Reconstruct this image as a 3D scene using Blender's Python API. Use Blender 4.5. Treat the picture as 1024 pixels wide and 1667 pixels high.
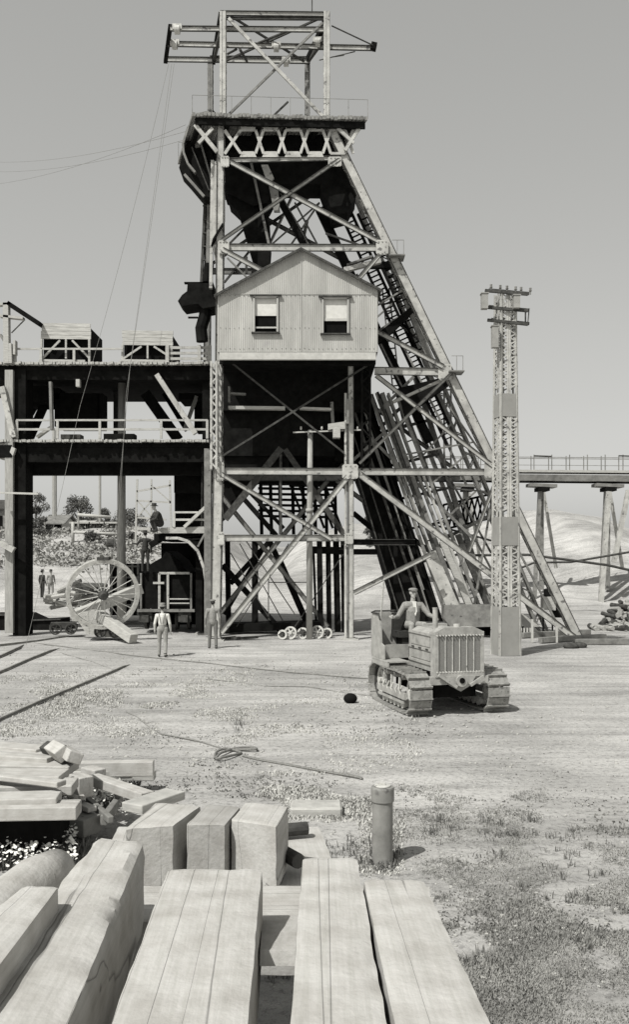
import bpy, math, random
from mathutils import Vector, Matrix, noise
V=Vector; R=math.radians
scene=bpy.context.scene
for o in list(bpy.data.objects): bpy.data.objects.remove(o)
C=scene.collection
random.seed(7)
# ---------------------------------------------------------------- camera
CH=3.3; FP=1500.0; HY=905.0
cam=bpy.data.cameras.new('camera'); camo=bpy.data.objects.new('camera',cam); C.objects.link(camo)
camo.location=(0,0,CH); camo.rotation_euler=(R(90),0,0)
cam.sensor_fit='VERTICAL'; cam.sensor_height=24; cam.lens=FP/1667*24; cam.shift_y=(HY-833.5)/1667
cam.clip_start=.05; cam.clip_end=6000
scene.camera=camo
# ---------------------------------------------------------------- sky, sun, exposure
SUN=V((.38,.47,-.79)).normalized()          # travel direction of the light
el=math.asin(-SUN.z); az=math.atan2(-SUN.x,-SUN.y)
w=bpy.data.worlds.new('World'); scene.world=w; w.use_nodes=True
nt=w.node_tree; nt.nodes.clear()
sky=nt.nodes.new('ShaderNodeTexSky'); sky.sky_type='NISHITA'; sky.sun_disc=False
sky.sun_elevation=el; sky.sun_rotation=az; sky.dust_density=3.0; sky.air_density=1.2; sky.ozone_density=1.0
bw=nt.nodes.new('ShaderNodeRGBToBW'); tint=nt.nodes.new('ShaderNodeMixRGB'); tint.blend_type='MULTIPLY'; tint.inputs[0].default_value=1
tint.inputs[2].default_value=(1,1,.965,1)
bg=nt.nodes.new('ShaderNodeBackground'); bg.inputs[1].default_value=.07
out=nt.nodes.new('ShaderNodeOutputWorld')
# pale dusty air: the sky lightens towards the horizon
wtc=nt.nodes.new('ShaderNodeTexCoord'); wsx=nt.nodes.new('ShaderNodeSeparateXYZ'); wr=nt.nodes.new('ShaderNodeValToRGB')
nt.links.new(wtc.outputs['Generated'],wsx.inputs[0]); nt.links.new(wsx.outputs['Z'],wr.inputs[0])
we=wr.color_ramp.elements; we[0].position=0; we[0].color=(4.8,4.8,4.8,1); we[1].position=.75; we[1].color=(.3,.3,.3,1)
k_=we.new(.16); k_.color=(3.8,3.8,3.8,1); k_=we.new(.52); k_.color=(3.2,3.2,3.2,1)
wm_=nt.nodes.new('ShaderNodeMixRGB'); wm_.blend_type='ADD'; wm_.inputs[0].default_value=1
nt.links.new(sky.outputs[0],bw.inputs[0]); nt.links.new(bw.outputs[0],wm_.inputs[1]); nt.links.new(wr.outputs[0],wm_.inputs[2]); nt.links.new(wm_.outputs[0],tint.inputs[1]); nt.links.new(tint.outputs[0],bg.inputs[0]); nt.links.new(bg.outputs[0],out.inputs[0])
sl=bpy.data.lights.new('sun','SUN'); sl.energy=3.8; sl.angle=R(.5); sl.color=(1,.985,.95)
so=bpy.data.objects.new('sun',sl); C.objects.link(so); so.rotation_euler=SUN.to_track_quat('-Z','Y').to_euler(); so.location=(-20,-20,40)
scene.view_settings.view_transform='Standard'; scene.view_settings.look='None'; scene.view_settings.exposure=.15; scene.view_settings.gamma=1
scene.render.engine='CYCLES'
try: scene.cycles.max_bounces=4; scene.cycles.diffuse_bounces=1
except Exception: pass
# ---------------------------------------------------------------- materials
MATS={}
def mat(name,v,var=.35,sc=3.0,rough=.85,metal=0,bump=.25,grain=None,spots=None,tone=(1.0,.99,.93),obj=True):
    if name in MATS: return MATS[name]
    m=bpy.data.materials.new(name); m.use_nodes=True; t=m.node_tree; b=t.nodes['Principled BSDF']
    b.inputs['Roughness'].default_value=rough; b.inputs['Metallic'].default_value=metal
    try: b.inputs['Specular IOR Level'].default_value=.25 if v>.08 else .04
    except Exception: pass
    tc=t.nodes.new('ShaderNodeTexCoord'); mp=t.nodes.new('ShaderNodeMapping')
    t.links.new(tc.outputs['Object' if obj else 'UV'],mp.inputs[0])
    if grain: mp.inputs['Scale'].default_value=grain
    n=t.nodes.new('ShaderNodeTexNoise'); n.inputs['Scale'].default_value=sc; n.inputs['Detail'].default_value=8; n.inputs['Roughness'].default_value=.65
    t.links.new(mp.outputs[0],n.inputs['Vector'])
    cr=t.nodes.new('ShaderNodeValToRGB'); e=cr.color_ramp.elements
    lo=v*(1-var); hi=min(v*(1+var),.95)
    e[0].position=.3; e[0].color=(lo*tone[0],lo*tone[1],lo*tone[2],1); e[1].position=.7; e[1].color=(hi*tone[0],hi*tone[1],hi*tone[2],1)
    t.links.new(n.outputs[0],cr.inputs[0]); col=cr.outputs[0]
    if spots:
        n2=t.nodes.new('ShaderNodeTexNoise'); n2.inputs['Scale'].default_value=spots[0]; n2.inputs['Detail'].default_value=5
        t.links.new(tc.outputs['Object'],n2.inputs['Vector'])
        c2=t.nodes.new('ShaderNodeValToRGB'); c2.color_ramp.elements[0].position=spots[1]; c2.color_ramp.elements[1].position=spots[1]+.08
        t.links.new(n2.outputs[0],c2.inputs[0])
        mx=t.nodes.new('ShaderNodeMixRGB'); mx.inputs[2].default_value=(spots[2],spots[2]*.98,spots[2]*.94,1)
        t.links.new(c2.outputs[0],mx.inputs[0]); t.links.new(col,mx.inputs[1]); col=mx.outputs[0]
    t.links.new(col,b.inputs['Base Color'])
    if bump:
        bp=t.nodes.new('ShaderNodeBump'); bp.inputs['Strength'].default_value=bump; bp.inputs['Distance'].default_value=.02
        t.links.new(n.outputs[0],bp.inputs['Height']); t.links.new(bp.outputs[0],b.inputs['Normal'])
    MATS[name]=m; return m
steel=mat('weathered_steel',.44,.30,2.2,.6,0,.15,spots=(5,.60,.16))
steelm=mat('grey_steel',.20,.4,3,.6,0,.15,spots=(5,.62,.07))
dark=mat('coal_dusty_shaded_steel',.011,.5,3,.9,0,.2)  # coal-dusty steel, darkened further so interior shade sits in its colour
darkwood=mat('dark_shaded_timber',.010,.5,3,.9,0,.3)  # dark timber; the shade under the decks is put into its colour
pale=mat('pale_boards',.42,.25,4,.85,0,.3,grain=(1,1,6))
corr=mat('corrugated_iron',.40,.22,1.3,.55,0,.05,grain=(1.5,1,.25),spots=(.9,.68,.36))
white=mat('whitewashed_wood',.48,.15,5,.8,0,.2)
blind=mat('window_blind',.62,.1,6,.8,0,.1)
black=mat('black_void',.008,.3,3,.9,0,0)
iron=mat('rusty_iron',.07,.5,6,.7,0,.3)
ironl=mat('worn_iron',.52,.3,6,.55,0,.2,spots=(9,.62,.15))
castp=mat('tractor_paint',.34,.3,5,.55,0,.1,spots=(12,.66,.22))
trackm=mat('track_steel',.28,.35,9,.45,.1,.3,spots=(20,.6,.1))
radm=mat('radiator_core',.2,.25,60,.6,0,.3)
skin=mat('skin',.40,.1,8,.6,0,.05); denim=mat('faded_denim',.30,.25,30,.9,0,.2); shirt=mat('work_shirt',.62,.12,20,.9,0,.2)
coatd=mat('dark_work_clothes',.05,.3,20,.9,0,.2); felt=mat('felt_hat',.22,.2,20,.9,0,.2); jacket=mat('grey_jacket',.26,.2,20,.9,0,.2); boot=mat('boot_leather',.06,.3,20,.7,0,.1)
polem=mat('telegraph_pole_wood',.34,.3,4,.9,0,.3,grain=(6,6,.6))
leaf=mat('foliage',.13,.5,2,.8,0,0); bark=mat('bark',.09,.3,5,.9)
ropem=mat('hemp_rope',.2,.4,40,.9,0,.5); cablem=mat('steel_cable',.22,.3,20,.7)
# foreground timber: long grain, cracks and a few knots
def timber_mat(name,v):
    m=bpy.data.materials.new(name); m.use_nodes=True; t=m.node_tree; b=t.nodes['Principled BSDF']; b.inputs['Roughness'].default_value=.9
    try: b.inputs['Specular IOR Level'].default_value=.15
    except Exception: pass
    tc=t.nodes.new('ShaderNodeTexCoord'); mp=t.nodes.new('ShaderNodeMapping'); mp.inputs['Scale'].default_value=(16,.7,16)
    t.links.new(tc.outputs['Object'],mp.inputs[0])
    n=t.nodes.new('ShaderNodeTexNoise'); n.inputs['Scale'].default_value=3.2; n.inputs['Detail'].default_value=10; n.inputs['Roughness'].default_value=.7; n.inputs['Distortion'].default_value=.1
    t.links.new(mp.outputs[0],n.inputs['Vector'])
    cr=t.nodes.new('ShaderNodeValToRGB'); e=cr.color_ramp.elements; e[0].position=.28; e[0].color=(v*.88,v*.87,v*.81,1); e[1].position=.62; e[1].color=(v*1.1,v*1.08,v*1.03,1)
    t.links.new(n.outputs[0],cr.inputs[0])
    n2=t.nodes.new('ShaderNodeTexNoise'); n2.inputs['Scale'].default_value=5.5; n2.inputs['Detail'].default_value=6; t.links.new(tc.outputs['Object'],n2.inputs['Vector'])
    c2=t.nodes.new('ShaderNodeValToRGB'); c2.color_ramp.elements[0].position=.35; c2.color_ramp.elements[0].color=(.80,.79,.78,1); c2.color_ramp.elements[1].position=.6
    t.links.new(n2.outputs[0],c2.inputs[0])
    mx=t.nodes.new('ShaderNodeMixRGB'); mx.blend_type='MULTIPLY'; mx.inputs[0].default_value=1; t.links.new(cr.outputs[0],mx.inputs[1]); t.links.new(c2.outputs[0],mx.inputs[2])
    # cracks
    mp3=t.nodes.new('ShaderNodeMapping'); mp3.inputs['Scale'].default_value=(6,.03,.6); t.links.new(tc.outputs['Object'],mp3.inputs[0])
    oi=t.nodes.new('ShaderNodeObjectInfo'); cx=t.nodes.new('ShaderNodeMath'); cx.operation='MULTIPLY'; cx.inputs[1].default_value=37; t.links.new(oi.outputs['Random'],cx.inputs[0])
    for q_ in(mp,mp3): t.links.new(cx.outputs[0],q_.inputs['Location'])
    vo=t.nodes.new('ShaderNodeTexNoise'); vo.inputs['Scale'].default_value=1.3; vo.inputs['Detail'].default_value=2; vo.inputs['Roughness'].default_value=.4; t.links.new(mp3.outputs[0],vo.inputs['Vector'])
    c3=t.nodes.new('ShaderNodeValToRGB'); el3=c3.color_ramp.elements; el3[0].position=.494; el3[0].color=(1,1,1,1); el3[1].position=.5; el3[1].color=(.25,.25,.25,1)
    k=c3.color_ramp.elements.new(.504); k.color=(1,1,1,1)
    t.links.new(vo.outputs[0],c3.inputs[0])
    mx2=t.nodes.new('ShaderNodeMixRGB'); mx2.blend_type='MULTIPLY'; mx2.inputs[0].default_value=.6
    t.links.new(mx.outputs[0],mx2.inputs[1]); t.links.new(c3.outputs[0],mx2.inputs[2]); t.links.new(mx2.outputs[0],b.inputs['Base Color'])
    n5=t.nodes.new('ShaderNodeTexNoise'); n5.inputs['Scale'].default_value=38; n5.inputs['Detail'].default_value=6; t.links.new(tc.outputs['Object'],n5.inputs['Vector'])
    ad=t.nodes.new('ShaderNodeMath'); ad.operation='ADD'; t.links.new(n5.outputs[0],ad.inputs[0]); t.links.new(c3.outputs[0],ad.inputs[1])
    bp=t.nodes.new('ShaderNodeBump'); bp.inputs['Strength'].default_value=.5; bp.inputs['Distance'].default_value=.008
    t.links.new(ad.outputs[0],bp.inputs['Height']); t.links.new(bp.outputs[0],b.inputs['Normal'])
    MATS[name]=m; return m
timb=timber_mat('weathered_timber',.47)
# ---------------------------------------------------------------- mesh helpers
def q(x,y,D): return V(((x-512)/FP*D, D, CH-(y-HY)/FP*D))
def g(x,y): D=CH*FP/(y-HY); return V(((x-512)/FP*D,D,0))
def qz(x,y,z): D=(CH-z)*FP/(y-HY); return V(((x-512)/FP*D,D,z))
class MB:
    def __init__(s): s.v=[]; s.f=[]; s.m=[]; s.cm=0
    def add(s,vs,fs):
        k=len(s.v); s.v+= [tuple(p) for p in vs]; s.f+=[tuple(i+k for i in f) for f in fs]; s.m+=[s.cm]*len(fs)
    def box(s,c,d,rz=0):
        c=V(c); M=Matrix.Rotation(rz,3,'Z'); vs=[c+M@V((sx*d[0]/2,sy*d[1]/2,sz*d[2]/2)) for sx in(-1,1) for sy in(-1,1) for sz in(-1,1)]
        s.add(vs,[(0,1,3,2),(4,6,7,5),(0,4,5,1),(2,3,7,6),(0,2,6,4),(1,5,7,3)])
    def bar(s,a,b,w,t,n=(0,-1,0)):
        a=V(a);b=V(b);d=(b-a).normalized(); n=V(n); sd=d.cross(n)
        if sd.length<1e-4: sd=d.cross(V((1,0,0)))
        sd.normalize(); n=sd.cross(d).normalized()
        vs=[p+sd*(i*w/2)+n*(j*t/2) for p in(a,b) for i,j in((-1,-1),(1,-1),(1,1),(-1,1))]
        s.add(vs,[(3,2,1,0),(4,5,6,7),(0,1,5,4),(1,2,6,5),(2,3,7,6),(3,0,4,7)])
    def chan(s,a,b,w,t,n=(0,-1,0)):     # channel: web with two flanges towards the viewer
        a=V(a);b=V(b);d=(b-a).normalized(); n=V(n); sd=d.cross(n).normalized(); n=sd.cross(d).normalized()
        if n.y>0: n=-n
        th=.03
        s.bar(a,b,w-.004,th,n)
        s.cm=1
        for e in(-1,1): s.bar(a+sd*(e*w/2)+n*.03,b+sd*(e*w/2)+n*.03,.024,.05+t*.12,n)
        s.cm=0
    def laced(s,a,b,w,t,n=(0,-1,0),ang=.07,pitch=None,lw=.05):
        a=V(a);b=V(b);L=(b-a).length;d=(b-a).normalized(); n=V(n); sd=d.cross(n).normalized(); n=sd.cross(d).normalized()
        for i in(-1,1):
            for j in(-1,1):
                o=sd*(i*w/2)+n*(j*t/2)
                s.bar(a+o,b+o,.018,ang,n); s.bar(a+o-sd*(i*ang/2)+n*j*ang*.5,b+o-sd*(i*ang/2)+n*j*ang*.5,ang,.016,n)
        p=pitch or w*1.0; N=max(2,int(L/p)); 
        for k in range(N):
            a0=a+d*L*k/N; a1=a+d*L*(k+1)/N; e=1 if k%2 else -1
            for j in(-1,1):
                s.bar(a0+sd*e*w/2+n*j*(t/2+.02),a1-sd*e*w/2+n*j*(t/2+.02),lw,.012,n)
                s.bar(a0+n*e*t/2+sd*j*(w/2+.012),a1-n*e*t/2+sd*j*(w/2+.012),lw,.012,sd)
    def tube(s,pts,r,n=8,r1=None,cap=True):
        pts=[V(p) for p in pts]; N=len(pts); k=len(s.v); prev=None
        rs=r if isinstance(r,(list,tuple)) else [r+( (r1-r)*i/(N-1) if r1 is not None else 0) for i in range(N)]
        for i,p in enumerate(pts):
            d=(pts[min(i+1,N-1)]-pts[max(i-1,0)]).normalized()
            u=d.cross(V((0,0,1)) if abs(d.z)<.95 else V((1,0,0))).normalized() if prev is None else (prev-d*prev.dot(d)).normalized()
            prev=u; w_=d.cross(u)
            for j in range(n):
                a=2*math.pi*j/n; s.v.append(tuple(p+(u*math.cos(a)+w_*math.sin(a))*rs[i]))
        for i in range(N-1):
            for j in range(n):
                s.f.append((k+i*n+j,k+i*n+(j+1)%n,k+(i+1)*n+(j+1)%n,k+(i+1)*n+j)); s.m.append(s.cm)
        if cap:
            s.f.append(tuple(k+j for j in range(n))[::-1]); s.f.append(tuple(k+(N-1)*n+j for j in range(n))); s.m+=[s.cm]*2
    def ring(s,c,ax,R_,prof,n=48):      # lathe profile [(radius offset, axial)] closed
        c=V(c); ax=V(ax).normalized(); u=ax.cross(V((0,0,1)) if abs(ax.z)<.9 else V((1,0,0))).normalized(); w_=ax.cross(u); k=len(s.v); m=len(prof)
        for i in range(n):
            a=2*math.pi*i/n; dr=u*math.cos(a)+w_*math.sin(a)
            for (ro,x) in prof: s.v.append(tuple(c+dr*(R_+ro)+ax*x))
        for i in range(n):
            for j in range(m):
                s.f.append((k+i*m+j,k+i*m+(j+1)%m,k+((i+1)%n)*m+(j+1)%m,k+((i+1)%n)*m+j)); s.m.append(s.cm)
    def prism(s,poly,off):              # polygon (3D points) extruded by off
        off=V(off); n=len(poly); P=[V(p) for p in poly]; s.add(P+[p+off for p in P],[tuple(range(n))[::-1],tuple(range(n,2*n))]+[(i,(i+1)%n,n+(i+1)%n,n+i) for i in range(n)])
    def ell(s,c,r,n=12,m=8,M=None):
        c=V(c); vs=[];fs=[]
        for i in range(m+1):
            for j in range(n):
                a=math.pi*i/m; b_=2*math.pi*j/n; p=V((r[0]*math.sin(a)*math.cos(b_),r[1]*math.sin(a)*math.sin(b_),r[2]*math.cos(a)))
                vs.append(c+(M@p if M else p))
        for i in range(m):
            for j in range(n): fs.append((i*n+j,i*n+(j+1)%n,(i+1)*n+(j+1)%n,(i+1)*n+j))
        s.add(vs,fs)
    def build(s,name,material,parent=None,smooth=False):
        me=bpy.data.meshes.new(name); 
        inv=None
        vs=s.v
        if parent is not None:
            w_=wm(parent).inverted(); vs=[tuple(w_@V(p)) for p in vs]
        me.from_pydata(vs,[],s.f)
        ms=material if isinstance(material,(list,tuple)) else [material]
        if len(ms)==1 and any(s.m): ms=[ms[0],MATS['rusty_iron']]
        for m in ms: me.materials.append(m)
        if len(ms)>1: me.polygons.foreach_set('material_index',s.m)
        if smooth: me.polygons.foreach_set('use_smooth',[True]*len(me.polygons))
        me.update(); o=bpy.data.objects.new(name,me); C.objects.link(o)
        if parent is not None: o.parent=parent
        return o
def wm(o):
    M=Matrix.LocRotScale(o.location,o.rotation_euler,o.scale)
    return wm(o.parent)@M if o.parent else M
def tag(o,label,cat,group=None,kind=None):
    if label: o['label']=label
    if cat: o['category']=cat
    if group: o['group']=group
    if kind: o['kind']=kind
    return o
def thing(name,label,cat,loc=(0,0,0),rz=0,group=None):
    o=bpy.data.objects.new(name,None); C.objects.link(o); o.location=loc; o.rotation_euler=(0,0,rz); o.empty_display_size=.2
    return tag(o,label,cat,group)
def copy_tree(o,parent=None,kids=None):
    kids=kids if kids is not None else {x:[] for x in ()}
    c=o.copy(); C.objects.link(c); c.parent=parent
    for ch in [x for x in C.objects if x.parent==o]: copy_tree(ch,c)
    return c
def one(fn,name,m,parent,*a,**k):       # one-shape part
    b=MB(); getattr(b,fn)(*a,**k); return b.build(name,m,parent)
def rnd(a,b): return random.uniform(a,b)
# ---------------------------------------------------------------- terrain
def sm(a,b,x): t=max(0,min(1,(x-a)/(b-a))); return t*t*(3-2*t)
def nz(x,y,s=1,o=0): return noise.noise(V((x*s+o,y*s,o*.7)))
def H(x,y):
    h=0
    left=1-sm(-9,-2,x)
    h+=left*(sm(52,60,y)*1.3+sm(60,80,y)*4.0)                      # stepped bank with houses
    right=sm(-8,0,x)
    heap=right*(sm(50,90,y))*(5.3+1.9*math.exp(-((x-21-.1*(y-70))/9)**2)+.7*math.sin(x*.35))
    heap*= 1-sm(27,60,x)*.45
    h+=heap*(1-sm(110,200,y)*.5)
    far=max(sm(50,60,y),.0)
    h+= far*(nz(x,y,.12)*.9+nz(x,y,.4,3)*.35)
    h+= far*nz(x,y,.8,7)*.14
    h+= .035*nz(x,y,.35)+ .02*nz(x,y,1.3,5)
    return h*1.0 if y>14 else h
tm=bpy.data.materials.new('dusty_ground'); tm.use_nodes=True
def ground_mat(m):
    t=m.node_tree; b=t.nodes['Principled BSDF']; b.inputs['Roughness'].default_value=.95
    try: b.inputs['Specular IOR Level'].default_value=.1
    except Exception: pass
    tc=t.nodes.new('ShaderNodeTexCoord')
    def ns(sc,det,vec=None,rg=.6):
        n=t.nodes.new('ShaderNodeTexNoise'); n.inputs['Scale'].default_value=sc; n.inputs['Detail'].default_value=det; n.inputs['Roughness'].default_value=rg
        t.links.new(vec or tc.outputs['Object'],n.inputs['Vector']); return n.outputs[0]
    def ramp(i,a,ca,b_,cb):
        c=t.nodes.new('ShaderNodeValToRGB'); c.color_ramp.elements[0].position=a; c.color_ramp.elements[0].color=(*[ca]*3,1); c.color_ramp.elements[1].position=b_; c.color_ramp.elements[1].color=(*[cb]*3,1)
        t.links.new(i,c.inputs[0]); return c.outputs[0]
    def mul(a,b_,f=1):
        x=t.nodes.new('ShaderNodeMixRGB'); x.blend_type='MULTIPLY'; x.inputs[0].default_value=f; t.links.new(a,x.inputs[1]); t.links.new(b_,x.inputs[2]); return x.outputs[0]
    mp=t.nodes.new('ShaderNodeMapping'); mp.inputs['Rotation'].default_value=(0,0,R(-12)); mp.inputs['Scale'].default_value=(.18,1.6,1); t.links.new(tc.outputs['Object'],mp.inputs[0])
    base=ramp(ns(.22,10),.36,.38,.64,.58)
    fine=ramp(ns(11,7,rg=.8),.38,.55,.5,1.0)
    streak=ramp(ns(1.3,6,mp.outputs[0]),.40,.78,.56,1.0)
    patch=ramp(ns(.75,8,rg=.7),.38,.86,.5,1.0)
    grav=ramp(ns(60,3,rg=.8),.38,.7,.5,1.0)
    c=mul(mul(mul(mul(base,fine),streak),grav,.7),patch,.9)
    tn=t.nodes.new('ShaderNodeMixRGB'); tn.blend_type='MULTIPLY'; tn.inputs[0].default_value=1; tn.inputs[2].default_value=(1,.985,.945,1); t.links.new(c,tn.inputs[1])
    t.links.new(tn.outputs[0],b.inputs['Base Color'])
    bp=t.nodes.new('ShaderNodeBump'); bp.inputs['Strength'].default_value=.6; bp.inputs['Distance'].default_value=.04
    t.links.new(ns(9,8,rg=.7),bp.inputs['Height']); t.links.new(bp.outputs[0],b.inputs['Normal'])
ground_mat(tm)
def axis(lst):
    o=[]
    for a,b,st in lst:
        n=int((b-a)/st); o+=[a+(b-a)*i/n for i in range(n)]
    return o+[lst[-1][1]]
xs=axis([(-2500,-500,400),(-500,-100,50),(-100,-40,6),(-40,50,.8),(50,120,6),(120,500,50),(500,2500,400)])
ys=axis([(-60,-5,11),(-5,48,.6),(48,130,.9),(130,300,12),(300,1000,100),(1000,4500,500)])
gv=[(x,y,H(x,y)) for y in ys for x in xs]; nx=len(xs)
gf=[(j*nx+i,j*nx+i+1,(j+1)*nx+i+1,(j+1)*nx+i) for j in range(len(ys)-1) for i in range(nx-1)]
b=MB(); b.add(gv,gf); go=b.build('ground',tm,smooth=True); tag(go,None,None,kind='structure'); go['label']='pale dusty ground of the mine yard rising into tailings behind'
# ================================================================= HEADFRAME
T=.07; SV=V((-.83,3.0,0))
def FD(x): return (35.75+T*3.77)/(1-T*(x-512)/FP)
def F(x,y,k=0): return q(x,y,FD(x))+SV*k
def px(n,D=36): return n*D/FP
hf=thing('headframe','tall riveted steel mine headframe with long inclined legs rising from the yard','mine tower',F(350,1035)*1)
hf.location.z=0
def hmem(kind,name,x0,y0,x1,y1,w,k=0,t=.2,m=steel,**kw):
    b=MB(); getattr(b,kind)(F(x0,y0,k),F(x1,y1,k),px(w),t,**kw); return b.build(name,m,hf)
# main legs (box of two channels with lacing on the side)
def mainleg(x0,y0,x1,y1,w,k,m=steel,t=.42):
    b=MB(); a=F(x0,y0,k); c=F(x1,y1,k); W=px(w)
    b.chan(a,c,W,.10); d=(c-a).normalized(); n=V((0,1,0)); sd=d.cross(n).normalized()
    b.chan(a+n*t,c+n*t,W,.10)
    L=(c-a).length; N=int(L/.32)
    for i in range(N):
        e=1 if i%2 else -1; p0=a+d*L*i/N; p1=a+d*L*(i+1)/N
        for s_ in(-1,1): b.bar(p0+sd*s_*W*.52+n*t*(.5+.5*e),p1+sd*s_*W*.52+n*t*(.5-.5*e),.05,.014,sd)
    # batten plates
    for i in range(0,N,6):
        p0=a+d*L*i/N
        for s_ in(-1,1): b.bar(p0+sd*s_*W*.54+n*0,p0+sd*s_*W*.54+n*t,.3,.014,sd)
    return b.build('leg',m,hf)
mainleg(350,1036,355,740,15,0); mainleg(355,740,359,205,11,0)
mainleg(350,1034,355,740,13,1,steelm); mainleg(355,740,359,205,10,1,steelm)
mainleg(945,1044,537,205,13.5,0)
# rear inclined leg
b=MB(); a=q(560,262,39); c=q(885,1030,40); b.laced(a,c,.42,.36,ang=.1,pitch=.45); b.build('leg',steelm,hf)
for (a0,a1) in (((349,1036),(349,1046)),): pass
for (x,k) in ((350,0),(350,1),(945,0),(569,0)):
    p=F(x,1038,k); p.z=0; b=MB(); b.box((p.x,p.y+.2,-.1),(.7,.8,.3)); b.box((p.x,p.y+.2,.06),(.5,.6,.04)); b.build('footing',pale,hf)
# laced panel on the left column between 585 and 765
b=MB(); b.laced(F(349,590)+V((0,-.1,0)),F(349,765)+V((0,-.1,0)),px(11),.3,pitch=.28,lw=.06); b.build('column_lacing',steel,hf)
# second shaft column
b=MB(); b.chan(F(571,1038),F(571,590),px(9),.16); b.build('leg',steel,hf)
b=MB(); b.laced(F(596,765)+V((0,.2,0)),F(596,590)+V((0,.2,0)),px(16),.4,pitch=.4); b.build('column_lacing',dark,hf)
hmem('chan','girder',356,767,803,769,11,0,.22)
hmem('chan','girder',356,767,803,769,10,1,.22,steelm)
hmem('chan','girder',358,876,567,876,10,0,.22)
hmem('chan','girder',567,882,690,882,9,.3,.22,dark)
hmem('chan','girder',575,898,640,898,9,.6,.22,dark)
hmem('chan','girder',610,604,730,606,12,0,.22)
hmem('chan','girder',357,403,627,404,11,0,.22)
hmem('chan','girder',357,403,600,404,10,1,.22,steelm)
hmem('chan','girder',362,262,552,258,7,0,.16)
# rows of rivet-like holes under the y=403 girder
B=[(364,259,624,398,9),(553,261,362,392,6),(362,408,721,598,9),(624,409,586,452,8),
   (612,612,806,762,8),(735,608,585,755,5),(585,772,938,1040,12),(806,785,763,898,6),
   (576,965,700,903,9),(360,1030,570,772,10),(360,772,540,878,8)]
for i,(x0,y0,x1,y1,w_) in enumerate(B):
    b=MB(); off=V((0,-.05-.035*(i%3),0)); b.chan(F(x0,y0)+off,F(x1,y1)+off,px(w_*.82),.16); b.build('brace',steel,hf)
for i,(x0,y0,x1,y1,w_) in enumerate([(364,259,624,398,8),(553,261,362,392,5),(362,590,624,409,6),(585,772,938,1040,9),(360,1030,570,772,9),(570,1030,360,772,9),(735,608,585,755,6),(612,612,806,762,7)]):
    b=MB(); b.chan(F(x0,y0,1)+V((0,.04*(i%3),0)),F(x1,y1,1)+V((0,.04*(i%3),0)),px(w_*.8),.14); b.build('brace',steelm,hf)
for (x0,y0,x1,y1) in [(375,590,560,738),(606,590,362,742)]:
    hmem('bar','brace',x0,y0,x1,y1,3,-.02,.05,iron)
for (x0,y0,x1,y1) in [(616,540,673,500),(622,700,806,880),(560,440,500,540),(700,600,640,660),(640,660,700,620),(590,748,650,695)]:
    hmem('bar','brace',x0,y0,x1,y1,5,.55,.08,steelm)
# gusset plates
for (x,y,w_,h_) in [(366,265,14,18),(545,265,22,16),(364,404,18,22),(622,404,20,24),(359,768,12,30),(570,768,26,24),(800,765,24,26),(724,606,22,26),(360,877,10,22),(568,877,14,18)]:
    b=MB(); p=F(x,y); W,Hh=px(w_)/2,px(h_)/2; o=V((0,-.12,0))
    c_=.78; b.prism([p+o+V(v) for v in((-W,0,-Hh*c_),(-W*c_,0,-Hh),(W*c_,0,-Hh),(W,0,-Hh*c_),(W,0,Hh*c_),(W*c_,0,Hh),(-W*c_,0,Hh),(-W,0,Hh*c_))],(0,.02,0))
    for a_ in(-.6,0,.6):
        for e_ in(-.8,.8): b.tube([p+o+V((W*a_,-.03,Hh*e_)),p+o+V((W*a_,.01,Hh*e_))],.03,6)
    b.build('gusset_plate',steel,hf)
# deck ------------------------------------------------------------------
b=MB()
dl=F(310,196,-.12); dr=F(594,203,-.12); th=.14
back=SV*1.45
n=46
for i in range(n):
    a=dl.lerp(dr,i/n+.002); c=dl.lerp(dr,(i+1)/n-.002); j=V((0,rnd(-.08,.05),0)); zz=V((0,0,rnd(-.01,.01)))
    b.prism([a+j+zz,c+j+zz,c+back+zz,a+back+zz],(0,0,th))
b.build('deck',mat('deck_planks',.22,.5,5,.9,0,.3),hf)
one('bar','deck_beam',dark,hf,dl+V((.1,.15,-.14)),dr+V((-.1,.15,-.14)),.24,.12)
one('bar','deck_beam',dark,hf,dl+V((.1,0,-.14))+back*.9,dr+V((-.1,0,-.14))+back*.9,.3,.2)
for s_ in(.04,.2,.38,.55,.72,.9): one('bar','joist',dark,hf,dl.lerp(dr,s_)+V((0,.2,-.16)),dl.lerp(dr,s_)+back*.9+V((0,0,-.16)),.16,.2,n=(0,0,1))
# railing on deck (thin)
b=MB()
for i in range(10):
    p=dl.lerp(dr,i/9)+V((0,.1,.1)); b.bar(p,p+V((0,0,.75)),.02,.02)
b.bar(dl+V((0,.1,.85)),dr+V((0,.1,.85)),.014,.014); b.build('railing',steelm,hf)
b=MB()
for i in range(10): p2=dl.lerp(dr,i/9)+V((0,.1,.1))+back*.95; b.bar(p2,p2+V((0,0,.75)),.02,.02)
b.bar(dl+back*.95+V((0,0,.85)),dr+back*.95+V((0,0,.85)),.014,.014); b.build('railing',steelm,hf)
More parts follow.
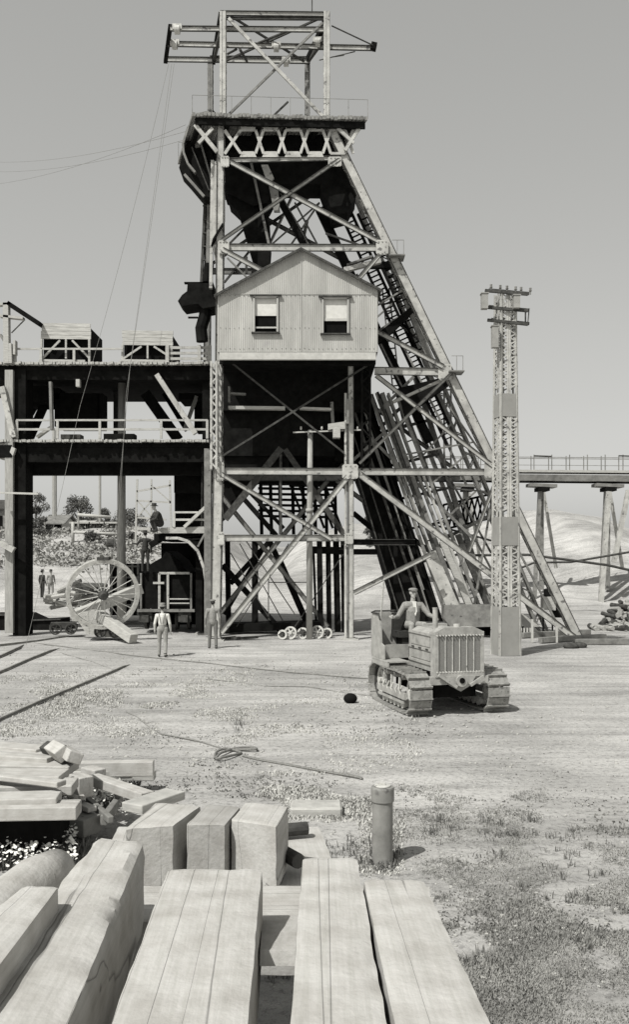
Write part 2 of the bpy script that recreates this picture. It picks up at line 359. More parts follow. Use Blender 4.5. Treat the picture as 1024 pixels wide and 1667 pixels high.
# hexagonal lattice truss under the deck
b=MB()
tx=[380,412,448,484,520]
xs_=[345,398,430,466,502,540]
mid=231
def tr(x0,y0,x1,y1,w_=4.5,kk=0): b.bar(F(x0,y0,kk)+V((0,-.06,0)),F(x1,y1,kk)+V((0,-.06,0)),px(w_),.05)
for kk in(0,):
    for x in [404+36.5*i for i in range(5)]:
        tr(x-12,213,x+12,213,4,kk); tr(x-12,251,x+12,251,4,kk)
        tr(x+12,213,x+25,251-0,4.5,kk)
        tr(x+25,213,x+12,251,4.5,kk)
    tr(366,215,379,232); tr(379,232,366,252); tr(366,213,392,251); tr(366,251,392,213)
b.build('deck_truss',steel,hf)
for x in [404+36.5*i for i in range(4)]:
    for yy,s_ in((210,1),(253,-1)):
        b=MB(); p=F(x,yy)+V((0,-.09,0)); b.prism([p+V((-.33,0,.1)),p+V((.33,0,.1)),p+V((.22,0,-.12)),p+V((-.22,0,-.12))] if s_>0 else [p+V((-.22,0,.12)),p+V((.22,0,.12)),p+V((.33,0,-.1)),p+V((-.33,0,-.1))],(0,.015,0)); b.build('gusset_plate',steel,hf)
# brackets to deck ends
hmem('bar','bracket',316,206,352,250,6,-.05,.1,steel); hmem('bar','bracket',345,212,322,236,5,-.05,.1,steel)
hmem('bar','bracket',585,208,560,248,5,-.05,.1,steel); hmem('bar','bracket',548,212,574,236,5,-.05,.1,steel)
# dump bin hanging below deck (dark)
def plate(name,pts,D,th_,m=dark,parent=hf):
    b=MB(); b.prism([q(x,y,D) for x,y in pts],(0,th_,0)); return b.build(name,m,parent)
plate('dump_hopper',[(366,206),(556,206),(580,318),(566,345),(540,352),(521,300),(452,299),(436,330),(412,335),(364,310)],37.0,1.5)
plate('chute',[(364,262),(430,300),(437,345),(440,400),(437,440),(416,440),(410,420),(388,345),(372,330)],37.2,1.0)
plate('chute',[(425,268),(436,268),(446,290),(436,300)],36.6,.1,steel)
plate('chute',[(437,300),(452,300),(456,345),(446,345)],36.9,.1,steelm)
# skip track lines in the upper part
def skip(x0,y0,x1,y1,w_,D,m,t=.25,name='skip_rail',D1=None):
    b=MB(); b.bar(q(x0,y0,D),q(x1,y1,D1 or D),px(w_,D),t); return b.build(name,m,hf)
def ladder(x0,y0,x1,y1,w_,D,m,rail=3,step=10,name='skip_track',D1=None):
    D1=D1 or D; b=MB(); L=math.hypot(x1-x0,y1-y0); ux,uy=(x1-x0)/L,(y1-y0)/L; nxx,nyy=-uy,ux
    for e in(-1,1): b.bar(q(x0+nxx*e*w_/2,y0+nyy*e*w_/2,D),q(x1+nxx*e*w_/2,y1+nyy*e*w_/2,D1),px(rail),.16)
    N=int(L/step)
    for i in range(1,N):
        t_=i/N; DD=D+(D1-D)*t_; x=x0+(x1-x0)*t_; y=y0+(y1-y0)*t_
        b.bar(q(x+nxx*w_/2,y+nyy*w_/2,DD),q(x-nxx*w_/2,y-nyy*w_/2,DD),px(2.2),.08)
    return b.build(name,m,hf)
skip(443,302,497,404,9,37.6,dark); skip(462,330,507,404,4,38,dark); ladder(452,318,500,404,10,37.9,steelm,2,13)
skip(520,340,700,720,14,38.6,dark); ladder(560,340,735,720,17,38.4,dark,4,8); ladder(590,345,660,500,16,37.8,dark,4,11)
skip(408,262,438,400,4,37,steelm); skip(440,395,480,310,3,38.6,steelm); skip(500,360,490,404,5,38.9,steelm)
skip(560,440,620,425,7,37.0,steel); skip(565,432,606,418,3,37,steelm)
ladder(627,428,690,580,13,38.2,dark,4,12); ladder(628,470,646,640,11,38.6,steelm,2,12)
skip(603,432,640,432,10,37.8,dark); skip(638,432,705,600,8,37.9,steelm)
plate('landing',[(612,545),(672,497),(676,505),(640,540),(616,556)],37.6,.4,dark)
plate('landing',[(648,632),(730,612),(738,620),(690,655),(660,680)],37.6,1.2,dark)
skip(640,655,735,612,4,36.8,steel)
# the enclosed inclined skipway and the bundle right of it
plate('skipway_casing',[(588,600),(600,640),(722,1012),(652,1012),(636,960),(590,800),(552,700),(556,610)],38.2,2.2)
skip(602,640,740,1000,3,37.9,steelm); skip(590,650,716,1000,3,38,dark); skip(575,665,690,1000,4,38,iron)
skip(596,690,690,960,2,37.9,steelm)
for (x0,y0,x1,y1,w_,m_) in [(584,640,700,1000,2.5,steelm),(570,690,668,1000,2,iron),(606,650,728,1005,5,steelm),(612,640,738,1005,2.5,steel),(618,650,748,1005,5,iron),(632,640,765,1000,4,steelm),(648,650,788,1005,5,steelm),(560,700,650,1000,2,iron),(684,760,775,1000,4,steel)]: skip(x0,y0,x1,y1,w_,38.0-w_*.03,m_,.15,name='guide_timber')
ladder(640,640,775,1000,18,38.8,steelm,5,26); ladder(610,640,742,1000,10,38.4,iron,4,30)
skip(672,600,800,1000,8,39.3,steelm); skip(622,640,752,1000,7,38.0,steelm); skip(660,640,810,1010,6,39.6,steel)
skip(700,900,745,1005,20,37.2,steel); skip(720,880,770,1000,10,37.6,pale); skip(745,870,800,1000,8,38,iron)
for (x0,y0,x1,y1,w_) in [(640,600,700,720,3),(655,560,720,690,3),(700,720,800,900,3),(690,640,760,790,3.5),(735,690,690,740,3),(760,740,700,790,3),(775,800,720,850,3),(660,740,770,720,2.5),(672,790,790,800,2.5),(690,850,800,880,3),(640,520,690,560,2.5),(655,480,610,520,2.5),(640,450,680,520,2.5),(705,610,650,700,2.5),(730,660,800,760,2.5),(770,870,850,1020,3),(800,820,770,1000,3),(820,850,905,1010,3),(620,560,660,640,2.5),(610,500,660,470,2.5)]:
    skip(x0,y0,x1,y1,w_,37.6+rnd(0,1.2),steelm if rnd(0,1)<.5 else iron,.1,name='brace')
for (x0,y0,x1,y1,w_) in [(370,300,430,400,2.5),(430,340,370,400,2.5),(480,330,520,404,2.5),(520,330,470,404,2.5),(370,420,420,470,2.5),(405,410,365,460,3),(401,418,401,445,4),(530,380,600,404,2.5),(440,400,520,330,2)]:
    skip(x0,y0,x1,y1,w_,38.3+rnd(0,.5),steelm if rnd(0,1)<.4 else iron,.1,name='brace')
plate('loading_box',[(724,1008),(724,985),(808,985),(808,1020),(735,1022)],36.9,.9,steelm)
for y in (690,745,800,850,905): skip(585+(y-600)*.2+18,y+14,672+(y-600)*.3,y-6,4,38.6,iron,name='cross_bar')
# ladders outside
b_=ladder(729,612,729,770,11,38.6,steelm,2.5,20,name='access_ladder')
# small lattice bridge at (725-800, 815-860)
b=MB()
b.bar(q(722,822,41),q(806,803,41),px(4),.2); b.bar(q(722,862,41),q(806,842,41),px(4),.2)
for i in range(9):
    x=722+i*9.3; yt=822-i*2.1; b.bar(q(x,yt,41),q(x+9,yt+38,41),px(3),.06); b.bar(q(x+9,yt,40.9),q(x,yt+38,40.9),px(3),.06)
b.build('lattice_bridge',dark,hf)
skip(718,880,806,835,5,40,steelm); skip(700,905,726,880,6,39,steel)
# step landings along the inclined leg (thin rails)
for (x,y) in ((650,395),(746,582)):
    b=MB(); p=F(x,y); b.box(p+V((-.1,0,-.6)),(.6,.8,.05)); b.bar(p+V((-.1,-.3,0)),p+V((-.1,-.3,-.6)),.02,.02); b.bar(p+V((.15,-.3,0)),p+V((.15,-.3,-.6)),.02,.02); b.bar(p+V((-.3,-.3,0)),p+V((.15,-.3,0)),.02,.02); b.build('landing',steelm,hf)
# dark bin body beneath the cabin
b=MB()
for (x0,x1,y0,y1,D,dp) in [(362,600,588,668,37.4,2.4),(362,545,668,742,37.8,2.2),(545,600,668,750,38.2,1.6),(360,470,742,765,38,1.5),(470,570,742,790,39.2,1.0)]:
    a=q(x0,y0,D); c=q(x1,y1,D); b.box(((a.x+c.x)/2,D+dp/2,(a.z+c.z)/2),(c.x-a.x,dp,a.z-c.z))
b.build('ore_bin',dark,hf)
plate('floor_beam',[(357,586),(612,586),(612,592),(357,592)],35.6,3.0)
b=MB(); b.bar(q(372,664,36.4),q(464,665,36.4),px(5),.3); b.bar(q(488,665,36.4),q(540,667,36.4),px(4),.3); b.build('platform_edge',pale,hf)
skip(374,641,400,642,3,36.5,steelm); skip(373,630,373,655,3,36.4,steelm)
skip(540,655,542,690,5,36.5,steelm,name='post'); skip(566,650,566,690,4,36,steelm,name='post')
b=MB(); b.prism([q(534,690,36),q(562,686,36),q(562,698,36),q(554,698,36),q(554,712,36),q(542,712,36),q(542,698,36),q(534,700,36)],(0,.5,0)); b.build('junction_box',pale,hf)
# grey inclined trusses beneath the bin and slatted hopper with light between
for (x0,y0,x1,y1,w_,m_) in [(458,730,366,845,11,iron),(464,732,560,870,9,iron),(457,740,457,870,4,iron),(386,800,450,872,8,dark),(400,795,462,860,6,dark)]:
    skip(x0,y0,x1,y1,w_,38.8 if m_ is dark else 37.9,m_,name='brace')
b=MB()
for i in range(7):
    y=786+i*9; b.bar(q(420,y,39.6),q(548,y+2,39.6),px(4.5),.15)
for x in (424,440,455,476,493,512,530,545): b.bar(q(x,780,39.8),q(x+2,870,39.8),px(6),.2)
for i in range(5): b.bar(q(470+i*14,782,39.4),q(500+i*14,860,39.4),px(4.5),.15)
b.build('grizzly_bars',dark,hf)
plate('ore_bin',[(362,765),(425,765),(425,785),(395,800),(372,840),(360,850)],38.9,.3,dark)
plate('ore_bin',[(425,765),(566,765),(566,786),(425,788)],39.3,1,dark)
# rear dark timber framework in the base
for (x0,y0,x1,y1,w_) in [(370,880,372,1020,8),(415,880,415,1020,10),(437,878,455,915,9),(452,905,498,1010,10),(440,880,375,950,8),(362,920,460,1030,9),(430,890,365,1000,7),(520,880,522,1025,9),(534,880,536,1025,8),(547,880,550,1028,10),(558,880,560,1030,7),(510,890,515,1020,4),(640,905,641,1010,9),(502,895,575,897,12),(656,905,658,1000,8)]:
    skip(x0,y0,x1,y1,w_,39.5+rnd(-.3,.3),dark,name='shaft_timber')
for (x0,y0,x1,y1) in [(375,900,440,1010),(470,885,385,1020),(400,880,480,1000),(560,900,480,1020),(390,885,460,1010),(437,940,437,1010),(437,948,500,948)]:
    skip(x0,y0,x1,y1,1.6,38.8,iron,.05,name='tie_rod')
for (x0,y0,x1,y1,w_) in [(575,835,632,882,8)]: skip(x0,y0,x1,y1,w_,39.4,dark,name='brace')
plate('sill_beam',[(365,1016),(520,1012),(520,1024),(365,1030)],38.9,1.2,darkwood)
# left hood, chutes and vertical runners
b=MB()
out=[(314,196),(302,222),(297,250),(291,273),(303,286),(330,318),(346,322),(349,262),(338,230),(328,200)]
b.prism([q(x,y,37.4) for x,y in out],(0,1.4,0)); b.build('dump_hood',dark,hf)
b=MB(); arc=[(340,184),(322,188),(306,210),(298,236),(299,250),(306,268),(318,282)]
for i in range(len(arc)-1): b.bar(q(*arc[i],37.2),q(*arc[i+1],37.2),px(3.5),.25)
b.build('curved_rail',steelm,hf)
skip(315,208,322,240,8,37.25,steelm,.05,name='hood_plate'); skip(300,284,332,320,4,37.3,steelm,.1); 
skip(322,218,346,300,3,37.3,steelm,.1); skip(312,240,340,310,2,37.3,iron,.1)
skip(334,320,327,470,4,38.6,iron,.2,name='runner'); skip(340,320,337,470,5,38.4,steelm,.2,name='runner'); skip(346,262,343,470,5,36.2,steel,.2,name='runner')
b=MB(); b.prism([q(349,262,35.9),q(356,262,35.9),q(366,320,35.9),q(366,360,35.9),q(352,380,35.9),q(345,392,35.9)],(0,.06,0)); b.build('chute_plate',steel,hf)
b=MB(); b.prism([q(343,400,35.6),q(346,388,35.6),q(362,362,35.6),q(362,366,35.6)],(0,.3,0)); b.build('chute_lip',dark,hf)
b=MB(); b.prism([q(345,395,36),q(352,392,36),q(358,440,36),q(354,450,36)],(0,.06,0)); b.build('chute_plate',steelm,hf)
for y in range(335,470,22): skip(330,y,345,y+2,2,38.5,iron,.1,name='cross_bar')
# small machinery lump on the left of the cabin
b=MB()
b.prism([q(x,y,36.4) for x,y in [(305,461),(346,458),(352,498),(330,502),(322,494),(296,498),(289,490),(296,480),(304,474)]],(0,1.3,0))
b.tube([q(334,498,36.8),q(333,515,36.8),q(327,535,36.8),q(329,556,36.8)],.24,10)
b.tube([q(340,430,36.8),q(337,460,36.8)],.2,10); b.bar(q(300,461,36.5),q(345,461,36.5),.05,.2); b.bar(q(306,517,36.6),q(322,517,36.6),.06,.1)
b.build('winch_gear',dark,hf)
# ================================================================= GANTRY CRANE ON TOP
gc=thing('crane_gantry','open steel crane gantry with three jutting beams standing on the tower deck','crane gantry',F(363,192))
def gm(kind,name,x0,y0,x1,y1,w_,k,t=.16,m=steel):
    b=MB(); getattr(b,kind)(F(x0,y0,k),F(x1,y1,k),px(w_),t); return b.build(name,m,gc)
b=MB(); b.laced(F(363,195),F(363,22),px(9),.28,ang=.08,pitch=.3); b.bar(F(363,195)+V((0,-.16,0)),F(363,22)+V((0,-.16,0)),px(4.5),.015); b.build('column',steel,gc)
b=MB(); b.laced(F(532,195),F(532,22),px(9),.28,ang=.08,pitch=.3); b.bar(F(532,195)+V((0,-.16,0)),F(532,22)+V((0,-.16,0)),px(4.5),.015); b.build('column',steel,gc)
b=MB(); b.laced(F(363,175,1),F(363,30,1),px(8),.28,ang=.09,pitch=.4); b.build('column',steelm,gc)
b=MB(); b.laced(F(534,175,1),F(534,30,1),px(8),.28,ang=.09,pitch=.4); b.build('column',steelm,gc)
gm('chan','top_beam',358,22,537,24,7,0); gm('chan','top_beam',358,29,537,30,4,.02,.1,steelm); gm('chan','top_beam',362,26,535,28,5,1,.16,steelm)
def crane(kx,lx,rx,y0,y1):
    b=MB(); b.chan(q(lx,y0,kx),q(rx,y1,kx),px(8,kx),.18); return b.build('crane_beam',steel,gc)
crane(36.1,277,530,47,49); crane(37.3,273,612,72,79); crane(38.6,269,505,97,100)
b=MB(); b.bar(q(277,42,36.1),q(269,101,38.6),.14,.16,n=(1,0,0)); b.build('end_beam',dark,gc)
for (x0,y0,D0,x1,y1,D1) in [(359,25,36.1,347,100,38.8),(532,30,36.3,500,100,38.8)]:
    b=MB(); b.bar(q(x0,y0,D0),q(x1,y1,D1),.3,.16,n=(1,0,0)); b.build('side_beam',dark,gc)
    b=MB(); b.bar(q(x0,y0+26,D0),q(x1,y1,D1),.2,.12,n=(1,0,0)); b.build('side_beam',iron,gc)
for (x0,y0,x1,y1,w_,k,m_) in [(371,32,525,192,5,-.03,steel),(526,36,368,190,3.5,.02,steelm),(367,120,426,190,3,1,iron),(500,104,420,180,2.6,1,iron)]:
    gm('bar','brace',x0,y0,x1,y1,w_,k,.08,m_)
for (x0,y0,D0,x1,y1,D1,w_) in [(375,26,36.5,495,100,38.5,3),(520,30,36.5,365,100,38.5,3),(390,80,37.5,402,100,38.5,4),(385,80,37.3,370,88,38,2),(420,70,37.3,470,50,36.4,2)]:
    b=MB(); b.bar(q(x0,y0,D0),q(x1,y1,D1),px(w_),.08); b.build('brace',iron,gc)
b=MB(); b.bar(q(540,42,36.4),q(608,74,37.1),.04,.04); b.bar(q(540,93,36.9),q(560,90,37.2),.03,.03); b.bar(q(520,98,38.4),q(578,84,37.3),.03,.03); b.build('stay',iron,gc)
b=MB(); b.bar(q(604,75,37.2),q(613,77,37.2),px(11),.25); b.build('end_plate',dark,gc)
one('tube','mast',iron,gc,[q(508,22,36.6),q(508,-30,36.6)],.025,6)
for (x,y,D) in [(289,47,36),(285,72,37.2),(450,76,37.2),(466,100,38.5),(517,68,37)]:
    b=MB(); p=q(x,y,D)+V((0,-.15,-.12)); b.ring(p,(1,0,0),.12,[(0,-.1),(.05,-.1),(.05,.1),(0,.1)],14); b.box(p+V((0,0,.1)),(.36,.16,.2)); b.bar(p+V((-.1,0,-.05)),p+V((.1,0,-.05)),.06,.1); b.build('trolley',ironl,gc)
# hoist ropes from the crane
def wire(name,label,pts,r,m=cablem,group=None,cat='cable',n=5):
    b=MB(); b.tube(pts,r,n); o=b.build(name,m); return tag(o,label,cat,group)
def sag(a,b_,s,n=14): return [a.lerp(b_,i/n)-V((0,0,s*4*(i/n)*(1-i/n))) for i in range(n+1)]
wire('hoist_rope','long hoist rope dropping from the outer crane beam down past the second bin',sag(q(283,104,37.2),q(205,640,35.8),0.12)+sag(q(205,640,35.8),q(190,905,35.7),0)[1:],.008,cat='rope')
wire('hoist_rope','hoist rope hanging right beside the other down to the wheel rim',sag(q(279,104,37.2),q(212,590,36),0.05)+sag(q(212,590,36),q(184,903,35.4),.0)[1:],.008,cat='rope')
wire('tag_line','thin line slanting from the crane down across both decks to the rail',sag(q(275,100,37.2),q(130,660,36),.4)+sag(q(130,660,36),q(42,1050,33.5),.1)[1:],.008,cat='rope')
for i,(y0,y1,l) in enumerate([(262,222,'upper of three overhead wires left of the tower hood'),(278,235,'middle of three overhead wires left of the tower hood'),(303,226,'lowest sagging overhead wire left of the tower hood')]):
    wire('overhead_wire',l,sag(q(-40,y0,60),q(302,y1-15*(i==2)-8,38.2),.5),.008,cat='wire')
# ================================================================= CABIN
cb=thing('corrugated_cabin','gabled corrugated iron cabin with two half open windows bolted high on the tower','cabin',q(357,573,34.9))
CD=34.9
def corrugated(name,poly,D,parent,pitch=.1,amp=.016,holes=()):
    # vertical corrugated sheet clipped to a gable outline, with window holes
    xs2=[p[0] for p in poly]; X0,X1=min(xs2),max(xs2); n=int((X1-X0)/(pitch/4)); b=MB()
    top=lambda x: max(interp(poly_top,x),0)
    return b
base=q(352,573,CD); Lx=q(354,0,CD).x; Rx=q(615,0,CD).x; Ax=q(490,0,CD).x
zb=q(0,573,CD).z; zl=q(0,481,CD).z; zr=q(0,472,CD).z; za=q(0,407,CD).z
def ztop(x): return zl+(za-zl)*(x-Lx)/(Ax-Lx) if x<Ax else za+(zr-za)*(x-Ax)/(Rx-Ax)
wins=[(q(414,0,CD).x,q(451,0,CD).x,q(0,541,CD).z,q(0,484,CD).z),(q(526,0,CD).x,q(566,0,CD).x,q(0,543,CD).z,q(0,486,CD).z)]
b=MB(); n=320
for i in range(n):
    xa=Lx+(Rx-Lx)*i/n; xb=Lx+(Rx-Lx)*(i+1)/n; ya=CD+.006*math.sin(2*math.pi*xa/.082); yb=CD+.006*math.sin(2*math.pi*xb/.082)
    segs=[(zb,ztop(xa),ztop(xb))]
    for (wx0,wx1,wz0,wz1) in wins:
        if xa>=wx0-.005 and xb<=wx1+.005: segs=[(zb,wz0,wz0),(wz1,ztop(xa),ztop(xb))]
    for (z0,z1,z2) in segs: b.add([(xa,ya,z0),(xb,yb,z0),(xb,yb,z2),(xa,ya,z1)],[(0,1,2,3)])
o=b.build('wall',corr,cb)
sm_=o.modifiers.new('thick','SOLIDIFY'); sm_.thickness=.01; sm_.offset=-1
# side and rear walls
DP=4.2
for (x,z) in((Lx,zl),(Rx,zr)):
    b=MB(); n2=160
    for i in range(n2):
        ya=CD+.02+DP*i/n2; yb=CD+.02+DP*(i+1)/n2; xa=x+(.014*math.sin(ya/.082*6.283)); xb=x+(.014*math.sin(yb/.082*6.283)); b.add([(xa,ya,zb),(xb,yb,zb),(xb,yb,z),(xa,ya,z)],[(0,1,2,3)])
    b.build('wall',corr,cb)
b=MB(); b.prism([(Lx,CD+DP,zb),(Rx,CD+DP,zb),(Rx,CD+DP,zr),(Ax,CD+DP,za),(Lx,CD+DP,zl)],(0,.02,0)); b.build('wall',corr,cb)
b=MB(); b.box(((Lx+Rx)/2,CD+DP/2+.05,zb+.05),(Rx-Lx-.1,DP-.1,.06)); b.build('floor',darkwood,cb)
b=MB()
for (xe,ze,s_) in((Lx-.12,zl-.07,1),(Rx+.14,zr-.07,-1)):
    p0=V((xe,CD-.18,ze)); p1=V((Ax,CD-.18,za)); b.prism([p0,p1,p1+V((0,0,.055)),p0+V((0,0,.055))],(0,DP+.4,0))
b.build('roof',mat('roof_iron',.12,.3,3,.6,0,.1),cb)
b=MB()
for (xe,ze,s_) in((Lx-.12,zl-.07,1),(Rx+.14,zr-.07,-1)):
    p0=V((xe,CD-.205,ze-.05)); p1=V((Ax,CD-.205,za-.05)); b.prism([p0,p1,p1+V((0,0,.09)),p0+V((0,0,.09))],(0,.02,0))
b.build('barge_board',iron,cb)
b=MB(); a=q(357,579,CD); c=q(612,581,CD); b.box(((a.x+c.x)/2,CD+.02,(a.z+c.z)/2-.0),(c.x-a.x,.18,.27)); b.build('fascia',white,cb)
b=MB(); b.bar(V((Ax+.0,CD-.02,za-.1)),V((Ax,CD-.02,zb)),.03,.006); b.build('sheet_lap',corr,cb)
b=MB(); b.box(((Lx+Rx)/2,CD-.018,q(0,479,CD).z),((Rx-Lx)-.1,.008,.025)); b.build('sheet_lap',corr,cb)
b=MB(); rg=random.Random(4)
for zz in(q(0,479,CD).z-.06,zb+.12,zb+.9):
    for k in range(34):
        xx=Lx+.12+(Rx-Lx-.24)*k/33
        if not any(a_-.1<xx<c_+.1 and d_-.1<zz<e_+.1 for a_,c_,d_,e_ in wins): b.box((xx+rg.uniform(-.02,.02),CD-.014,zz+rg.uniform(-.015,.015)),(.022,.01,.022))
b.build('nail_row',iron,cb)
for (wi,(x0,x1,z0,z1)) in enumerate(wins):
    W=x1-x0; Hh=z1-z0
    fr=MB(); t=.07
    fr.box((x0-t*.2,CD-.03,(z0+z1)/2),(t,.08,Hh)); fr.box((x1+t*.2,CD-.03,(z0+z1)/2),(t,.08,Hh)); fr.box(((x0+x1)/2,CD-.03,z1),(W+t,.08,t))
    f=fr.build('window',corr,cb)
    b=MB(); b.box(((x0+x1)/2,CD-.06,z0-.03),(W+.22,.14,.05)); b.build('sill',iron,f)
    b=MB(); b.box(((x0+x1)/2,CD-.06,z1+.06),(W+.34,.14,.04)); b.build('hood_board',iron,f)
    b=MB(); h2=Hh*(.52 if wi==0 else .58); b.box(((x0+x1)/2,CD+.05,z1-h2/2),(W,.02,h2)); b.build('blind',blind,f)
    b=MB(); zz=z0+Hh*(.14 if wi==0 else .40); b.box(((x0+x1)/2,CD+.03,zz),(W,.04,.06 if wi==0 else .1)); b.build('sash_bar',white,f)
    b=MB(); b.box(((x0+x1)/2,CD+.09,(z0+z1)/2),(W+.06,.01,Hh+.06)); b.build('pane',black,f)
# ================================================================= LEFT LOADING TRESTLE
lt=thing('loading_trestle','dark two level timber loading trestle joining the tower on its left','trestle',(-13,38,0))
TD=38.0
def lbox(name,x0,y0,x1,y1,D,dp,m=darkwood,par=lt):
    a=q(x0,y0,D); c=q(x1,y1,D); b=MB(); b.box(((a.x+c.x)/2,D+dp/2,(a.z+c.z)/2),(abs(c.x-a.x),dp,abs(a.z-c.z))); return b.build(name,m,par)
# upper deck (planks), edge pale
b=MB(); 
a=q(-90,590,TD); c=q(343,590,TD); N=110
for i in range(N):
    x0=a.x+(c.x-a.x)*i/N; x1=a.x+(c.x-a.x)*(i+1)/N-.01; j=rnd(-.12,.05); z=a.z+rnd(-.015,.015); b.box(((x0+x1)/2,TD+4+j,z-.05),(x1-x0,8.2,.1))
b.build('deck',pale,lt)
lbox('deck_joists',-90,594,343,603,TD+.15,7.8); lbox('edge_beam',-90,601,343,618,TD+.2,.4)  # near-black underside: its shade is carried by the timber colour
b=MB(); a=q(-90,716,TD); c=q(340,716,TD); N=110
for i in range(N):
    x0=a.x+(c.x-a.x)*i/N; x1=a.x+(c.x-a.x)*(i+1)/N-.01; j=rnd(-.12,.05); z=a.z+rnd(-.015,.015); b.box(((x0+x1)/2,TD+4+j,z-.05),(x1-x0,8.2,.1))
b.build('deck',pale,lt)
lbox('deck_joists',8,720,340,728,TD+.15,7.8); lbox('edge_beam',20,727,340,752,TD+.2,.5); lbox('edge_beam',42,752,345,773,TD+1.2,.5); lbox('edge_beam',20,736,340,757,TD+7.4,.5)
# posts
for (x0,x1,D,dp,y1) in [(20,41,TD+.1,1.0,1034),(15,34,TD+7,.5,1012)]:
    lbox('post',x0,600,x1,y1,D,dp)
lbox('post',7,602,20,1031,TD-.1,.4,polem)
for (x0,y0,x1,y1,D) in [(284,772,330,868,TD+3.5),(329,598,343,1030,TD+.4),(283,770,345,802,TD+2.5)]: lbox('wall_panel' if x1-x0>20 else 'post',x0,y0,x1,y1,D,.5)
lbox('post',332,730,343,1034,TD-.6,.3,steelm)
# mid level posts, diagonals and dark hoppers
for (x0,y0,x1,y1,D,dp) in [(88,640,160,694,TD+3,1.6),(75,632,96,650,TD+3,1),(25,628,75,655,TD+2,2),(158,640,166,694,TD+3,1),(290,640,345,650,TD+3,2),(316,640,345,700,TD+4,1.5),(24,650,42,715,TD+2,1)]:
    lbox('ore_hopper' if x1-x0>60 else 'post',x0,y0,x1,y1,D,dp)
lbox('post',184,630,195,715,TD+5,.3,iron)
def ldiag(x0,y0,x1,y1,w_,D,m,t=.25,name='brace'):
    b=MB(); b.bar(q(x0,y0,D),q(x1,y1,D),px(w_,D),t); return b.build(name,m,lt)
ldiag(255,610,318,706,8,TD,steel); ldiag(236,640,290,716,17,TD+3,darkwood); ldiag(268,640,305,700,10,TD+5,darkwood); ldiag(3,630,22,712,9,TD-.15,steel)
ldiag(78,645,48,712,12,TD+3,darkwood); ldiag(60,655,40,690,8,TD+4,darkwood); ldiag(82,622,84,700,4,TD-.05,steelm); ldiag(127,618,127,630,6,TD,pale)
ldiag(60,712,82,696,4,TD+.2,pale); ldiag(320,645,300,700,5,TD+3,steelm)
lbox('dump_box',168,706,218,716,TD+.8,.6,dark); lbox('dump_box',98,707,130,714,TD+.8,.6,iron)
# railings
def railing(x0,x1,y,h,D,posts,par=lt,m=pale,mid=True):
    b=MB()
    for p in posts: b.bar(q(p,y,D),q(p,y-h,D),px(4,D),.08)
    b.bar(q(x0,y-h,D),q(x1,y-h,D),px(3,D),.06)
    if mid: b.bar(q(x0,y-h*.5,D),q(x1,y-h*.5,D),px(3.5,D),.05)
    return b.build('railing',m,par)
railing(26,338,714,30,TD-.05,[27,93,162,262,337]); railing(20,68,590,22,TD,[24,66],mid=False); railing(66,200,590,22,TD,[120],mid=False)
b=MB()
for y in(566,575,584): b.bar(q(270,y,TD),q(343,y,TD),px(4.5),.05)
for x in(272,324,341): b.bar(q(x,590,TD-.05),q(x,562,TD-.05),px(6),.1)
b.build('board_fence',pale,lt)
# lower platform by the tower, curved brace, rails
b=MB(); b.prism([q(254,868,37.6),q(262,859,37.6),q(341,857,37.6),q(341,868,37.6)],(0,4,0)); b.build('platform',pale,lt)
railing(282,340,858,24,37.6,[283,338],m=white); ldiag(300,858,334,826,5,37.55,white); ldiag(334,868,322,890,3,37.6,steelm)
b=MB(); arc=[(270,876),(290,876),(306,881),(322,897),(332,925),(337,960),(338,1028)]
for i in range(len(arc)-1): b.bar(q(*arc[i],37.5),q(*arc[i+1],37.5),px(4.5),.2)
b.build('curved_rib',steel,lt)
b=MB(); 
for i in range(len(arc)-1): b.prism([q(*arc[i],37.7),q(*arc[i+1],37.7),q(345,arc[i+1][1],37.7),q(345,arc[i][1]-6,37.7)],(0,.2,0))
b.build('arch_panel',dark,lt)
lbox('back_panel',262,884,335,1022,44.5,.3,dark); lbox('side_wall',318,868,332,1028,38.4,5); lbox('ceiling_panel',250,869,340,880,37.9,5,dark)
ldiag(264,876,244,888,9,38.9,dark,name='boom')
# tail beams at extreme left
ldiag(-5,880,22,896,9,37.6,steel); ldiag(-5,802,62,804,3,37.4,white,.1,name='arm'); ldiag(-30,735,20,735,20,38,darkwood)
b=MB(); a0=[(15,736),(18,727),(24,730),(20,742)]; b.prism([q(x,y,37.8) for x,y in a0],(0,.2,0)); b.build('insulator_bracket',white,lt)
